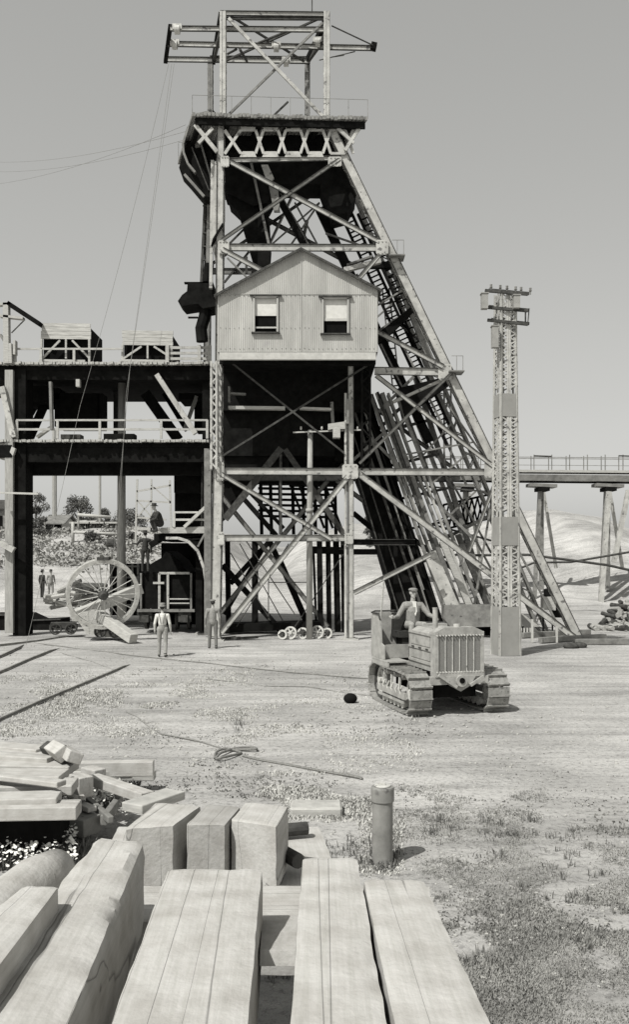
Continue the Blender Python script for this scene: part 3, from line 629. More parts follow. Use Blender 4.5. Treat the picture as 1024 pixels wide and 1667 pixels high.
# bins on the upper deck
def bin_(x0,x1,y0,y1,yb,label):
    D=TD+.2; r=thing('ore_hopper',label,'hopper',q((x0+x1)/2,yb,D+1))
    b=MB(); nb=4
    for i in range(nb):
        ya=y0+(y1-y0)*i/nb; yc=y0+(y1-y0)*(i+1)/nb-.4; b.bar(q(x0+rnd(0,1.5),(ya+yc)/2,D),q(x1-rnd(0,1.5),(ya+yc)/2+1,D),px(yc-ya,D),.06)
    b.build('plank_front',mat('bin_planks',.45,.35,3,.9,0,.3,grain=(.5,1,6)),r)
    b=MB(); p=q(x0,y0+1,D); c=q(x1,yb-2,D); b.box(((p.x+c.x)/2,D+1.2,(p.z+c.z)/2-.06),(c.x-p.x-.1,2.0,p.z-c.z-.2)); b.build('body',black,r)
    for x in(x0+1,x1-3): one('bar','post',pale,r,q(x,y1,D-.03),q(x,yb,D-.03),px(3.5),.12)
    m_=(x0+x1)/2
    one('bar','post',pale,r,q(m_,y1,D-.02),q(m_,yb-6,D-.02),px(3),.1)
    one('bar','brace',pale,r,q(x0+2,yb-6,D-.06),q(x0+(x1-x0)*.38,y1+2,D-.06),px(3.4),.06); one('bar','brace',pale,r,q(x1-4,yb-8,D-.06),q(x0+(x1-x0)*.62,y1+2,D-.06),px(3.4),.06)
    one('bar','kerb',pale,r,q(x0-3,yb-3,D-.1),q(x1-10,yb-2,D-.1),px(4),.1)
    return r
bin_(66,148,526,552,590,'plank fronted ore hopper nearest the slanted beam on the upper deck'); bin_(198,282,538,562,590,'plank fronted ore hopper beside the board fence on the upper deck')
fr=thing('deck_frame','open timber frame with slanting roof beam at the left end of the upper deck','frame',q(10,590,TD))
for a_ in [(10,494,11,592,9),(17,560,18,592,5),(-10,497,18,495,4),(0,515,38,519,4),(24,555,24,578,4)]:
    one('bar','post' if abs(a_[0]-a_[2])<3 else 'beam',pale,fr,q(a_[0],a_[1],TD-.1),q(a_[2],a_[3],TD-.1),px(a_[4]),.3)
one('bar','roof_beam',darkwood,fr,q(14,495,TD),q(66,529,TD),px(7),.5); one('bar','brace',steelm,fr,q(18,542,TD+.2),q(40,520,TD+.2),px(1.5),.05); one('bar','brace',steelm,fr,q(0,545,TD+.2),q(22,580,TD+.2),px(4),.15)
# ================================================================= FIGURES
def figure(name,label,joints,mats,loc,rz,extra=None,hat=None,group=None,vox=.011,face=True):
    """joints: list of (a,b,ra,rb,matindex); grown as tapered limbs, fused into one continuous skin"""
    def mesh_of(b):
        me=bpy.data.meshes.new('tmp'); me.from_pydata(b.v,[],b.f); me.update(); return me
    b=MB()
    for (a,c,ra,rb,mi) in joints:
        a=V(a);c=V(c); b.tube([a,c],[ra,rb],10); b.ell(a,(ra,)*3,10,6); b.ell(c,(rb,)*3,10,6)
    for (c,r,mi) in (extra or []): b.ell(c,r,14,10)
    me=mesh_of(b); o=bpy.data.objects.new('tmp',me); C.objects.link(o)
    r=o.modifiers.new('r','REMESH'); r.mode='VOXEL'; r.voxel_size=vox; r.use_smooth_shade=True
    s_=o.modifiers.new('s','SMOOTH'); s_.iterations=3; s_.factor=.5
    dg=bpy.context.evaluated_depsgraph_get(); me2=bpy.data.meshes.new_from_object(o.evaluated_get(dg)); bpy.data.objects.remove(o)
    me2.name=name; me2.materials.clear()
    for m in mats: me2.materials.append(m)
    segs=[(V(a),V(c),ra,rb,mi) for (a,c,ra,rb,mi) in joints]+[(V(c),V(c)+V((0,0,.001)),max(r)*.9,max(r)*.9,mi) for (c,r,mi) in (extra or [])]
    for p in me2.polygons:
        c=p.center; best=None
        for (a,d,ra,rb,mi) in segs:
            ab=d-a; t=max(0,min(1,(c-a).dot(ab)/max(ab.length_squared,1e-9))); dd=(c-(a+ab*t)).length-(ra+(rb-ra)*t)
            if best is None or dd<best[0]: best=(dd,mi)
        p.material_index=best[1]; p.use_smooth=True
    root=bpy.data.objects.new(name,me2); C.objects.link(root); root.location=loc; root.rotation_euler=(0,0,rz)
    tag(root,label,'person',group); return root
def hand(J,w_,d,side,mi,curl=.5,up=V((0,0,1))):
    """palm and five fingers from wrist w_ towards direction d"""
    w_=V(w_); d=V(d).normalized(); s_=V(side).normalized(); n=d.cross(s_).normalized()
    pc=w_+d*.085
    for k in(-1,0,1): J.append((w_+s_*.012*k,pc+s_*.026*k,.018,.015,mi))
    for i,L in enumerate((.068,.078,.072,.056)):
        r0=pc+s_*(.030-.020*i); k1=r0+(d*math.cos(curl*.6)+n*math.sin(curl*.6))*L*.5; k2=k1+(d*math.cos(curl*1.6)+n*math.sin(curl*1.6))*L*.5
        J.append((r0,k1,.0095,.009,mi)); J.append((k1,k2,.009,.0075,mi))
    t0=w_+d*.03+s_*.03; t1=t0+(d*.7+s_*.7).normalized()*.035; J.append((t0,t1,.012,.011,mi)); J.append((t1,t1+(d*.9+n*.4).normalized()*.03,.011,.009,mi))
def head(J,X,c,mi,hairi=None,fw=V((0,-1,0)),tilt=0):
    c=V(c); fw=V(fw).normalized(); rt=fw.cross(V((0,0,1))).normalized()
    M=Matrix((rt,fw,V((0,0,1)))).transposed()
    X.append((c+V((0,0,.02)),(.078,.078,.098),mi)); X.append((c+fw*(.012)-V((0,0,.055)),(.058,.058,.06),mi))
    J.append((c+fw*.085+V((0,0,.018)),c+fw*.108-V((0,0,.018)),.010,.015,mi))       # nose
    for s_ in(-1,1):
        J.append((c+rt*s_*.078+V((0,0,.02)),c+rt*s_*.080-V((0,0,.02)),.012,.009,mi)) # ears
        J.append((c+rt*s_*.018+fw*.074+V((0,0,.045)),c+rt*s_*.050+fw*.060+V((0,0,.045)),.011,.010,mi)) # brow
    J.append((c+rt*-.022+fw*.078-V((0,0,.047)),c+rt*.022+fw*.078-V((0,0,.047)),.009,.009,mi)) # lips
    J.append((c+fw*.055-V((0,0,.09)),c+fw*.062-V((0,0,.085)),.022,.022,mi)) # chin
def face_parts(root,c,fw):
    c=V(c); fw=V(fw).normalized(); rt=fw.cross(V((0,0,1))).normalized()
    M=root.matrix_basis
    for s_ in(-1,1):
        b=MB(); b.ell(M@(c+rt*s_*.032+fw*.070+V((0,0,.022))),(.012,.012,.008),8,6); b.build('eye',black,root)
def hat_(root,c,fw,m,kind='brim'):
    c=V(c); fw=V(fw); M=Matrix.LocRotScale(root.location,root.rotation_euler,None); b=MB()
    if kind=='brim':
        prof=[(0,.185),(.088,.18),(.098,.14),(.092,.105),(.102,.085),(.165,.075),(.16,.068),(.08,.06)]
        k=len(b.v); n=20
        for (r,z) in prof:
            for j in range(n):
                a=6.283*j/n; b.v.append(tuple(M@(c+V((r*math.cos(a)*.95,r*math.sin(a)*1.05,z-.01+(.012*math.cos(2*a) if r>.15 else 0))))))
        for i in range(len(prof)-1):
            for j in range(n): b.f.append((k+i*n+j,k+i*n+(j+1)%n,k+(i+1)*n+(j+1)%n,k+(i+1)*n+j)); b.m.append(0)
    else:
        b.ell(M@(c+V((0,0,.085))-fw*.01),(.11,.125,.045),16,8); b.ell(M@(c+fw*.085+V((0,0,.062))),(.075,.065,.012),14,6)
    return b.build('hat',m,root,smooth=True)
def stander(label,loc,rz,mats,hatm,stride=.0,arms='down',hatkind='brim',h=1.0,braces=False,extra_pose=None):
    # mats: [skin, shirt, trousers, boots]
    J=[];X=[]; fw=V((0,-1,0)); s=stride
    hip={-1:V((-.095,0,.90)),1:V((.095,0,.90))}
    for e in(-1,1):
        f=s*e; kn=V((e*.11,-.5*f-.02,.49)); an=V((e*.12,-f*.9+(.06 if f<0 else 0),.09)); 
        J.append((hip[e],kn,.098,.066,2)); J.append((kn,an,.066,.056,2)); J.append((an-V((0,0,-.02)),an-V((0,0,.035)),.055,.045,3)); J.append((an+V((0,.03,-.05)),an+V((e*.02,-.15,-.055)),.042,.036,3))
    J.append((V((-.09,0,.93)),V((.09,0,.93)),.105,.105,2)); J.append((V((0,0,.95)),V((0,.01,1.15)),.135,.135,2 if braces else 1)); J.append((V((0,.01,1.12)),V((0,.01,1.33)),.14,.135,1))
    J.append((V((-.13,.01,1.36)),V((.13,.01,1.36)),.085,.085,1)); J.append((V((0,.01,1.40)),V((0,-.01,1.52)),.06,.055,0))
    for e in(-1,1):
        sh=V((e*.185,.01,1.385))
        if arms=='down' or (arms=='reach' and e==-1): el=V((e*.25,.03+.05*e*s*4,1.10)); wr=V((e*.26,-.06+.1*e*s*4,.86)); d=V((0,-.25,-1))
        elif arms=='reach': el=V((e*.34,-.10,1.20)); wr=V((e*.55,-.22,1.22)); d=V((1,-.3,.1))
        elif arms=='front': el=V((e*.25,.0,1.12)); wr=V((e*.10,-.22,1.05)); d=V((-e*.8,-.6,0))
        J.append((sh,el,.060,.048,1)); J.append((el,wr,.048,.034,1)); J.append((wr-d.normalized()*.03,wr,.028,.026,0)); hand(J,wr,d,V((0,-1,0)) if abs(d.z)>.5 else V((0,0,1)),0)
    hc=V((0,-.02,1.63)); head(J,X,hc,0)
    X.append((V((0,.03,1.655)),(.085,.088,.075),4))   # hair
    o=figure('person',label,J,mats+[coatd],loc,rz,X)
    o.scale=(h,h,h)
    if hatkind: 
        o.scale=(1,1,1); hat_(o,hc,fw,hatm,hatkind); o.scale=(h,h,h)
    if braces:
        o.scale=(1,1,1); M=Matrix.LocRotScale(o.location,o.rotation_euler,None); b=MB()
        for e in(-1,1): b.tube([M@V((e*.03,.155,1.12)),M@V((e*.06,.16,1.28)),M@V((e*.10,.10,1.425)),M@V((e*.10,-.02,1.455)),M@V((e*.09,-.13,1.32))],.016,6)
        b.build('overall_straps',denim,o); o.scale=(h,h,h)
    return o
stander('man in pale shirt, overalls and hat walking away toward the rail wagon',g(264,1069),R(180),[skin,shirt,denim,boot],felt,.06,braces=True,h=.98)
stander('man in a grey jacket walking away close to the tower column',g(346,1056),R(186),[skin,jacket,mat('brown_trousers',.16,.2,20,.9),boot],felt,.05,hatkind='cap',h=1.0)
# ================================================================= SHEAVE WHEEL on trolleys
wc=q(167,967,35.2); wr=px(59,35.2)
wt=thing('sheave_wheel','huge spoked headframe sheave wheel tilted on edge on rail trolleys','wheel',(wc.x,wc.y,wc.z-wr))
ax=V((.30,-.90,-.22)).normalized()
b=MB(); b.ring(wc,ax,wr,[(0,-.10),(.0,-.06),(-.09,-.03),(-.09,.03),(0,.06),(0,.10),(-.16,.10),(-.16,-.10)],72); b.build('rim',ironl,wt,smooth=False)
b=MB(); b.tube([wc-ax*.30,wc-ax*.16,wc+ax*.16,wc+ax*.42],[.13,.2,.2,.13],20); b.build('hub',iron,wt)
u=ax.cross(V((0,0,1))).normalized(); vv=ax.cross(u).normalized()
for i in range(26):
    a=2*math.pi*i/26; e=1 if i%2 else -1; dr=u*math.cos(a)+vv*math.sin(a)
    b=MB(); b.tube([wc+dr*.2+ax*e*.2,wc+dr*(wr-.14)+ax*e*.03],.017,6); b.build('spoke',ironl,wt)
b=MB(); b.box(wc+(-vv if vv.z<0 else vv)*wr,(.45,.35,.12)); b.build('clamp',iron,wt)
def trolley(c,rz,label):
    t=thing('rail_trolley',label,'trolley',c,rz,'trolleys under the wheel'); M=wm(t)
    b=MB(); vs=MB(); vs.box((0,0,.42),(1.0,.55,.12)); vs.box((0,-.25,.32),(1.1,.06,.14)); vs.box((0,.25,.32),(1.1,.06,.14)); b.v=[tuple(M@V(p)) for p in vs.v]; b.f=vs.f; b.m=vs.m; b.build('frame',iron,t)
    for x in(-.3,.3):
        for y in(-.36,.36):
            b=MB(); p=M@V((x,y,.24)); a_=(M.to_3x3()@V((0,1,0))); b.ring(p,a_,.24,[(0,-.04),(0,.04),(-.05,.04),(-.05,-.04)],20); b.tube([p-a_*.06,p+a_*.06],.05,8)
            for k in range(5): d=(M.to_3x3()@V((math.cos(k*1.257),0,math.sin(k*1.257)))); b.bar(p,p+d*.21,.035,.03,a_)
            b.build('wheel',iron,t)
    return t
t1=g(103,1037); t2=g(180,1042)
trolley((t1.x,t1.y,.12),R(12),'iron rail trolley under the left end of the wheel'); trolley((t2.x,t2.y,.12),R(-10),'iron rail trolley under the lower right of the wheel')
def timber(name,label,a,c,w_,h_,m=pale,cat='beam',group=None,n=(0,0,1),seg=None,roll=0):
    b=MB(); b.bar(a,c,w_,h_,n); o=b.build(name,m); 
    md=o.modifiers.new('b','BEVEL'); md.width=min(w_,h_)*.06; md.segments=2
    return tag(o,label,cat,group)
timber('timber_beam','squared timber end resting on the ground under the wheel',q(160,1000,35.9),q(217,1040,34.4),.36,.36)
timber('timber_beam','long cracked timber slanting up behind the wheel spokes',q(118,1004,36.5),q(228,958,38.5),.42,.42)
one_=MB(); one_.prism([q(120,1000,35.9),q(150,992,35.9),q(205,1030,35.9),q(198,1040,35.9),q(140,1032,35.9)],(0,.5,0)); tag(one_.build('timber_sled',pale),'pale plank sled wedged beneath the wheel hub','sled')
# ================================================================= RAIL WAGON
rc=thing('ore_wagon','steel frame ore wagon heaped with dark ore parked under the loading arch','rail wagon',(q(268,0,39.5).x,41.5,0))
D=39.4; l=q(228,0,D).x; r_=q(312,0,D).x; zt=q(0,933,D).z; zf=q(0,992,D).z
b=MB(); b.box(((l+r_)/2,D+3.4,(zt+zf)/2+.04),(r_-l-.12,6.6,zt-zf)); b.build('body',dark,rc)
b=MB(); b.box(((l+r_)/2+.35,D+.02,zt),(r_-l-.9,.1,.10)); b.build('top_rail',steel,rc)
b=MB(); b.box(((l+r_)/2,D+.02,zf-.05),(r_-l+.25,.16,.12)); b.box((r_-.03,D,(zt+zf)/2),(.08,.1,zt-zf)); b.box((l+.03,D,(zt+zf)/2),(.08,.1,zt-zf)); b.build('end_frame',steelm,rc)
for x in(259,273): one('bar','stanchion',steel,rc,q(x,933,D),q(x,991,D),.10,.1)
one('bar','step_board',white,rc,q(249,949,D-.05),q(267,949,D-.05),.09,.1)
for y in(975,982): one('bar','grab_rail',white,rc,q(275,y,D),q(308,y,D),.05,.05)
b=MB(); hp=[(232,932),(245,918),(262,908),(270,897),(278,903),(290,912),(298,925),(309,932)]; b.prism([q(x,y,D+1.0) for x,y in hp],(0,3.5,0)); b.build('ore_load',dark,rc)
for x in(232,247,283,303):
    for yy in(1.0,5.2):
        b=MB(); p=V((q(x,0,D).x,D+yy,.55)); b.ring(p,(1,0,0),.45,[(0,-.06),(0,.06),(-.1,.06),(-.38,.03),(-.38,-.03),(-.1,-.06)],24); b.build('wheel',iron,rc)
for x in(236,300): b=MB(); b.box((q(x,0,D).x,D+.2,.75),(.55,.3,.55)); b.box((q(x,0,D).x,D+.0,.62),(.3,.2,.3)); b.build('axle_box',iron,rc)
b=MB(); b.box(((l+r_)/2,D+3.4,.95),(1.4,6.2,.3)); b.tube([q(268,1000,D-.2),q(268,1000,D+.2)],.12,8); b.build('underframe',dark,rc)
bw2=thing('box_wagon','dark slatted wagon half hidden behind the wheel','rail wagon',(q(200,0,44).x,45,0))
b=MB(); a=q(178,918,44); c=q(226,1002,44); b.box(((a.x+c.x)/2,45.5,(a.z+c.z)/2),(c.x-a.x,3,a.z-c.z)); b.build('body',dark,bw2)
b=MB()
for x in(181,192,204,215,224): b.bar(q(x,918,43.9),q(x,1002,43.9),.09,.08)
for y in(922,940,960,985): b.bar(q(178,y,43.85),q(226,y,43.85),.08,.05)
b.build('frame',steelm,bw2)
o=stander('man in dark clothes standing on the heaped wagon edge with one arm out',(q(236,920,39.25).x,39.25,zt+.07),R(190),[skin,coatd,coatd,boot],coatd,.07,arms='reach',h=.98)
# crouching man above
J=[];X=[]
J+= [((-.1,0,.30),(-.14,-.34,.46),.1,.075,2),((-.14,-.34,.46),(-.15,-.18,.08),.07,.055,2),((-.15,-.16,.05),(-.15,-.34,.04),.045,.04,3),
     ((.1,0,.30),(.14,-.36,.50),.1,.075,2),((.14,-.36,.50),(.15,-.22,.08),.07,.055,2),((.15,-.2,.05),(.15,-.38,.04),.045,.04,3),
     ((-.08,.0,.32),(.08,.0,.32),.12,.12,2),((0,.0,.36),(0,-.12,.66),.17,.18,1),((-.13,-.16,.76),(.13,-.16,.76),.085,.085,1),((0,-.17,.80),(0,-.22,.90),.06,.055,0)]
for e in(-1,1):
    J+=[((e*.18,-.17,.76),(e*.25,-.30,.52),.06,.048,1),((e*.25,-.30,.52),(e*.14,-.48,.45),.048,.033,1)]; hand(J,(e*.14,-.48,.45),(-e*.5,-.6,-.3),(0,0,1),0)
head(J,X,(0,-.26,1.0),0)
o=figure('person','man in dark clothes crouching at the edge of the tower side platform',J,[skin,coatd,coatd,boot,coatd],q(260,866,37.5),R(-55),X); o.scale=(1,1,1); hat_(o,(0,-.26,1.0),(0,-1,0),coatd,'brim')
# ================================================================= POLES
lp=thing('lattice_pole','tall pale steel lattice pole carrying crossarms and boxes right of the tractor','pole',(0,0,0))
base=g(824,1066); lp.location=base; PD=base.y
def pz(y): return q(0,y,PD).z
bot=V((base.x,PD,0)); top=V((q(823,0,PD).x,PD,pz(478)))
b=MB()
w0=px(34,PD)/2; w1=px(24,PD)/2
def wat(z): return w0+(w1-w0)*z/top.z
angs=V((-.22,1,0)).normalized(); sdx=V((1,.22,0)).normalized()
def pc(z,i,j): wz=wat(z); return V((bot.x+(top.x-bot.x)*z/top.z,PD,z))+sdx*wz*i+angs*wz*j
for i in(-1,1):
    for j in(-1,1):
        b.bar(pc(0,i,j),pc(top.z,i,j),.10,.02); b.bar(pc(0,i,j)-sdx*0,pc(top.z,i,j),.02,.10)
b.build('corner_angle',steel,lp)
b=MB()
zz=pz(985); 
while zz<top.z-.1:
    st=.24; z2=zz+st
    if (pz(888)<zz<pz(842) or pz(680)<zz<pz(645)):
        if b.v: b.build('lacing',steel,lp); b=MB()
    else:
        for j in(-1,):
            pass
        for (i0,i1) in((-1,-.12),(.12,1)):
            m_=(i0+i1)/2
            for j in(-1,1):
                b.bar(pc(zz,i0,j),pc(zz+st/2,i1,j),.045,.012); b.bar(pc(zz+st/2,i1,j),pc(z2,i0,j),.045,.012)
                b.bar(pc(zz,j,i0),pc(zz+st/2,j,i1),.045,.012,sdx); b.bar(pc(zz+st/2,j,i1),pc(z2,j,i0),.045,.012,sdx)
    zz=z2
b.build('lacing',steel,lp)
b=MB()
for i in(-1,1):
    for off in(-.14,.14): b.bar(pc(0,off,i),pc(top.z,off,i),.07,.02)
    for off in(-.14,.14): b.bar(pc(0,i,off),pc(top.z,i,off),.02,.07)
b.build('middle_bar',steel,lp)
for (ya,yb) in((1066,987),(888,842),(680,643)):
    b=MB()
    za_,zb_=pz(ya),pz(yb)
    if ya==1066: za_=0
    for j in(-1,1):
        P=[pc(za_,-1.03,j*1.04),pc(za_,1.03,j*1.04),pc(zb_,1.03,j*1.04),pc(zb_,-1.03,j*1.04)]; b.prism(P,angs*.012*j)
        P=[pc(za_,j*1.04,-1.03),pc(za_,j*1.04,1.03),pc(zb_,j*1.04,1.03),pc(zb_,j*1.04,-1.03)]; b.prism(P,sdx*.012*j)
    b.build('cover_plate',mat('pole_plate',.28,.12,2,.6,0,.05),lp)
for (x0,y0,x1,y1) in((790,473,860,479),(790,500,860,506),(794,521,860,528)):
    b=MB(); b.bar(q(x0,y0,PD-.32),q(x1,y1,PD-.32),.09,.09); b.bar(q(x0+6,y0-1,PD+.3),q(x1+2,y1-1,PD+.3),.09,.09); b.build('crossarm',iron,lp)
def ins(x,y,D=PD-.3):
    b=MB(); p=q(x,y,D); b.tube([p-V((0,0,.08)),p,p+V((0,0,.05)),p+V((0,0,.06)),p+V((0,0,.14))],[.02,.02,.055,.035,.045],8); b.build('insulator',steelm,lp)
for x in(800,815,826,840,849,864): ins(x,470+(x-800)*.09)
for (x0,y0,x1,y1) in((784,479,794,503),(836,482,846,502),(801,532,811,566)):
    b=MB(); p=q((x0+x1)/2,(y0+y1)/2,PD-.45); b.box(p,(px(x1-x0,PD),.25,px(y1-y0,PD))); b.box(p+V((0,0,px(y1-y0,PD)/2+.01)),(px(x1-x0,PD)+.05,.3,.03)); b.build('transformer_box',mat('box_paint',.30,.15,4,.6),lp)
b=MB(); b.bar(q(856,502,PD),q(856,524,PD),.04,.04); b.bar(q(862,502,PD),q(860,526,PD),.03,.03); b.bar(q(836,540,PD-.3),q(840,534,PD-.3),.03,.03); b.build('switch_rod',iron,lp)
sp=thing('service_pole','slender pale pole with thin crossarm standing before the tower centre','pole',g(504,1041))
PD2=g(504,1041).y
b=MB(); b.tube([q(503.5,1041,PD2),q(504,832,PD2),q(504.5,828,PD2),q(505,700,PD2)],[.125,.115,.12,.095],12); b.tube([q(503.8,834,PD2),q(503.8,828,PD2)],.15,12); b.build('shaft',polem,sp,smooth=True)
one('bar','crossarm',white,sp,q(477,704,PD2-.15),q(588,700,PD2-.15),.05,.08)
for x in(490,524,560,582): b=MB(); p=q(x,700,PD2-.15); b.tube([p,p+V((0,0,.06)),p+V((0,0,.14))],[.02,.05,.03],8); b.build('insulator',white,sp)
t=MB(); PP=g(563,1042).y; t.tube([q(563,1042,PP),q(563,640,PP)],.055,8); tag(t.build('conduit_pipe',steel),'thin vertical conduit pipe in front of the right shaft column','pipe')
t=MB(); t.tube([q(197,1012,41),q(197,862,41),q(198,600,41)],[.2,.19,.17],12); tag(t.build('timber_pole',polem,smooth=True),'thick wooden pole standing behind the big wheel under the decks','pole')
# ================================================================= WHEELSETS on ground
for i,(x,r,lab) in enumerate([(460,15,'small spoked wheel leaning leftmost in the row under the tower'),(473,20,'pale rimmed wheel second from the left under the tower'),(493,18,'spoked wheel between pole and pale rimmed wheel under the tower'),(517,21,'large wheel just right of the slender pole under the tower'),(533,17,'spoked wheel rightmost in the row under the tower')]):
    D=36.4; wr_=px(r/2*1.05,D); c=V((q(x,0,D).x,D+.1*i,wr_)); t=thing('mine_car_wheel',lab,'wheel',(c.x,c.y,0),0,'mine car wheels under the tower')
    a_=V((-.25,-1,.1)).normalized(); b=MB(); b.ring(c,a_,wr_,[(0,-.05),(0,.05),(-.07,.05),(-.07,-.05)],24); b.build('rim',ironl,t)
    b=MB(); b.tube([c-a_*.35,c+a_*.1],.07,8)
    for k in range(6): d=(V((1,0,0))*math.cos(k*1.047+i)+V((0,0,1))*math.sin(k*1.047+i)); b.bar(c,c+d*wr_*.9,.06,.04,a_)
    b.build('spokes',ironl if i%2 else iron,t)
t=MB()
for k in range(9): a=q(360+k*5,1030+rnd(-2,3),36.3); t.bar(V((a.x,a.y,.06)),V((a.x+rnd(.3,.7),a.y+rnd(-.3,.3),.08)),.1,.08,(0,0,1))
tag(t.build('scrap_timber',iron),'low heap of scrap pieces lying at the tower base','scrap',kind='stuff')
# ================================================================= RIGHT TRESTLE
D=58
rt=thing('conveyor_trestle','long elevated trestle bridge with railing running off to the right','trestle',(q(930,0,D).x,D,0))
def rb(name,x0,y0,x1,y1,w_,t_,m,Dd=D): b=MB(); b.bar(q(x0,y0,Dd),q(x1,y1,Dd),px(w_,Dd),t_); return b.build(name,m,rt)
rb('girder',560,775,1100,780,10,.5,mat('trestle_girder',.18,.4,2,.8)); rb('girder',560,777,1100,782,12,.4,darkwood,D+.6)
b=MB(); a=q(560,767,D); c=q(1100,771,D); b.prism([a+V((0,-.3,0)),c+V((0,-.3,0)),c+V((0,.9,0)),a+V((0,.9,0))],(0,0,.15)); b.build('deck',pale,rt)
b=MB()
for i,x in enumerate(range(580,1100,29)):
    p=q(x,766,D); 
    b.bar(p,p+V((0,0,1.0)),.05,.05)
a=q(575,742,D); c=q(1100,746,D); b.bar(a,c,.04,.04); b.bar(a-V((0,0,.5)),c-V((0,0,.5)),.03,.03); b.build('railing',steelm,rt)
b=MB()
for x in range(580,1100,29): p=q(x,766,D); b.bar(p+V((0,.8,0)),p+V((0,.8,1.0)),.05,.05)
b.bar(a+V((0,.8,0)),c+V((0,.8,0)),.04,.04); b.build('railing',steelm,rt)
for (x0,x1) in((870,898),(1008,1040)): rb('signboard',x0,742,x1,743,2,.1,iron)
for (x,leg) in((760,1),(882,1),(990,1)):
    rb('cap_beam',x-22,790,x+22,792,5,1.2,mat('trestle_cap',.2,.3,2,.9)); rb('cap_beam',x-8,797,x+10,797,6,1.2,darkwood)
    for (dx,yy,w_,m_,dd) in((-8,1035,9,steelm,0),(0,960,10,steelm,1.5),(10,925,6,steel,2.6)):
        rb('post',x+dx*.3,798,x+dx*1.8+(0 if dx<5 else 6),yy,w_*.62,.3,m_,D+dd)
rb('post',1024,798,1000,915,7,.3,steel,D-1); rb('post',992,800,978,1000,7,.3,steel,D-1.2)
# pipe lines across
def pipe(name,label,pts,r,m=steelm): b=MB(); b.tube(pts,r,8); return tag(b.build(name,m,smooth=True),label,'pipe')
pipe('water_pipe','thin pipe line crossing the tailings slope right of the lattice pole',[q(770,904,50),q(860,903,50),q(930,912,50),q(990,920,50),q(1060,936,50)],.07,iron)
pipe('water_pipe','bent pipe line dropping behind the inclined leg to the far right',[q(840,928,52),q(870,916,52),q(930,915,52),q(1030,898,50)],.06,iron)
# sheds and boxes on the right
sh=thing('lean_to_shed','low pale lean-to shed with slatted front behind the lattice pole','shed',g(830,1036)); D=38.4
b=MB(); b.prism([q(742,985,D),q(842,992,D),q(880,1020,D),q(845,1022,D),q(742,1015,D)],(0,2.5,0)); b.build('roof',pale,sh)
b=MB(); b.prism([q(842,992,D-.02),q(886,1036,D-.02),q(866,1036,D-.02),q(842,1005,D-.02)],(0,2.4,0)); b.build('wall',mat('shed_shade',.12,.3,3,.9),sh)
b=MB()
for x in(844,849,854,859,864): b.bar(q(x,1022,D-.1),q(x,1036,D-.1),.07,.05)
b.build('slats',white,sh)
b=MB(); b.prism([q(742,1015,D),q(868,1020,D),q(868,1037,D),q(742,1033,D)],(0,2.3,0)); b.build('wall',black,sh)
mb=thing('switch_cabinet','pale box cabinet with dark top on a post beside the inclined leg','cabinet',g(893,1030)); D=39.5
b=MB(); b.box(q(893,982,D),(px(20,D),.5,px(22,D))); b.build('box',pale,mb); one('box','hood',dark,mb,q(893,965,D),(px(11,D),.4,px(12,D)))
b=MB(); b.bar(q(885,992,D),q(885,1032,D),.06,.06); b.bar(q(900,992,D),q(900,1032,D),.06,.06); b.box(q(908,990,D+.3),(px(9,D),.5,px(30,D))); b.build('stand',dark,mb)
for (x,y0,y1,l) in((867,1008,1046,'short white stake left of the pair by the shed'),(907,1020,1046,'short white stake near the foot of the inclined leg')):
    t=MB(); D=g(x,y1).y; t.bar(q(x,y0,D),q(x,y1,D),.08,.08); tag(t.build('stake',white),l,'stake')
for i,(x0,y0,x1,y1,l) in enumerate([(850,1036,960,1030,'long grey timber lying along the shed front'),(880,1044,985,1038,'thin timber lying past the inclined leg foot'),(935,1047,1040,1046,'pale timber lying below the log pile')]):
    a=g(x0,y0+3);c=g(x1,y1+3); timber('timber_beam',l,a+V((0,0,.12)),c+V((0,0,.12)),.22,.2,steelm)
for i,(x,y) in enumerate([(930,1056),(944,1055)]):
    p=g(x,y); b=MB(); b.ell((p.x,p.y,.09),(.28,.2,.13),12,8); tag(b.build('stone',iron,smooth=True),['dark stone left of its twin at the end of the pole shadow','dark stone right of its twin at the end of the pole shadow'][i],'stone')
# cut log pile at the right edge
lg=[]
for r in range(11):
    for c_ in range(15-r):
        x=964+c_*7+r*5+rnd(-3,3); y=1039-r*6+rnd(-2,2); lg.append((x,y,41+r*.28+rnd(-.3,.3),r))
lab=['short cut log in the pile at the right edge']
for i,(x,y,D,row) in enumerate(lg):
    if x>1060: continue
    p=q(x,y,D); p.z=max(p.z,.1); a_=V((rnd(-.6,.6),-1,rnd(-.15,.15))).normalized(); b=MB(); r=rnd(.08,.14); b.tube([p-a_*.5,p+a_*rnd(.3,.6)],[r,r*.93],8); o=b.build('cut_log',polem if i%3 else iron); tag(o,('pale' if i%3 else 'dark')+' short cut log '+('at the bottom' if row<2 else 'in the lower middle' if row<5 else 'in the upper middle' if row<8 else 'near the top')+' of the pile at the right edge','log','cut logs in the pile at the right edge')
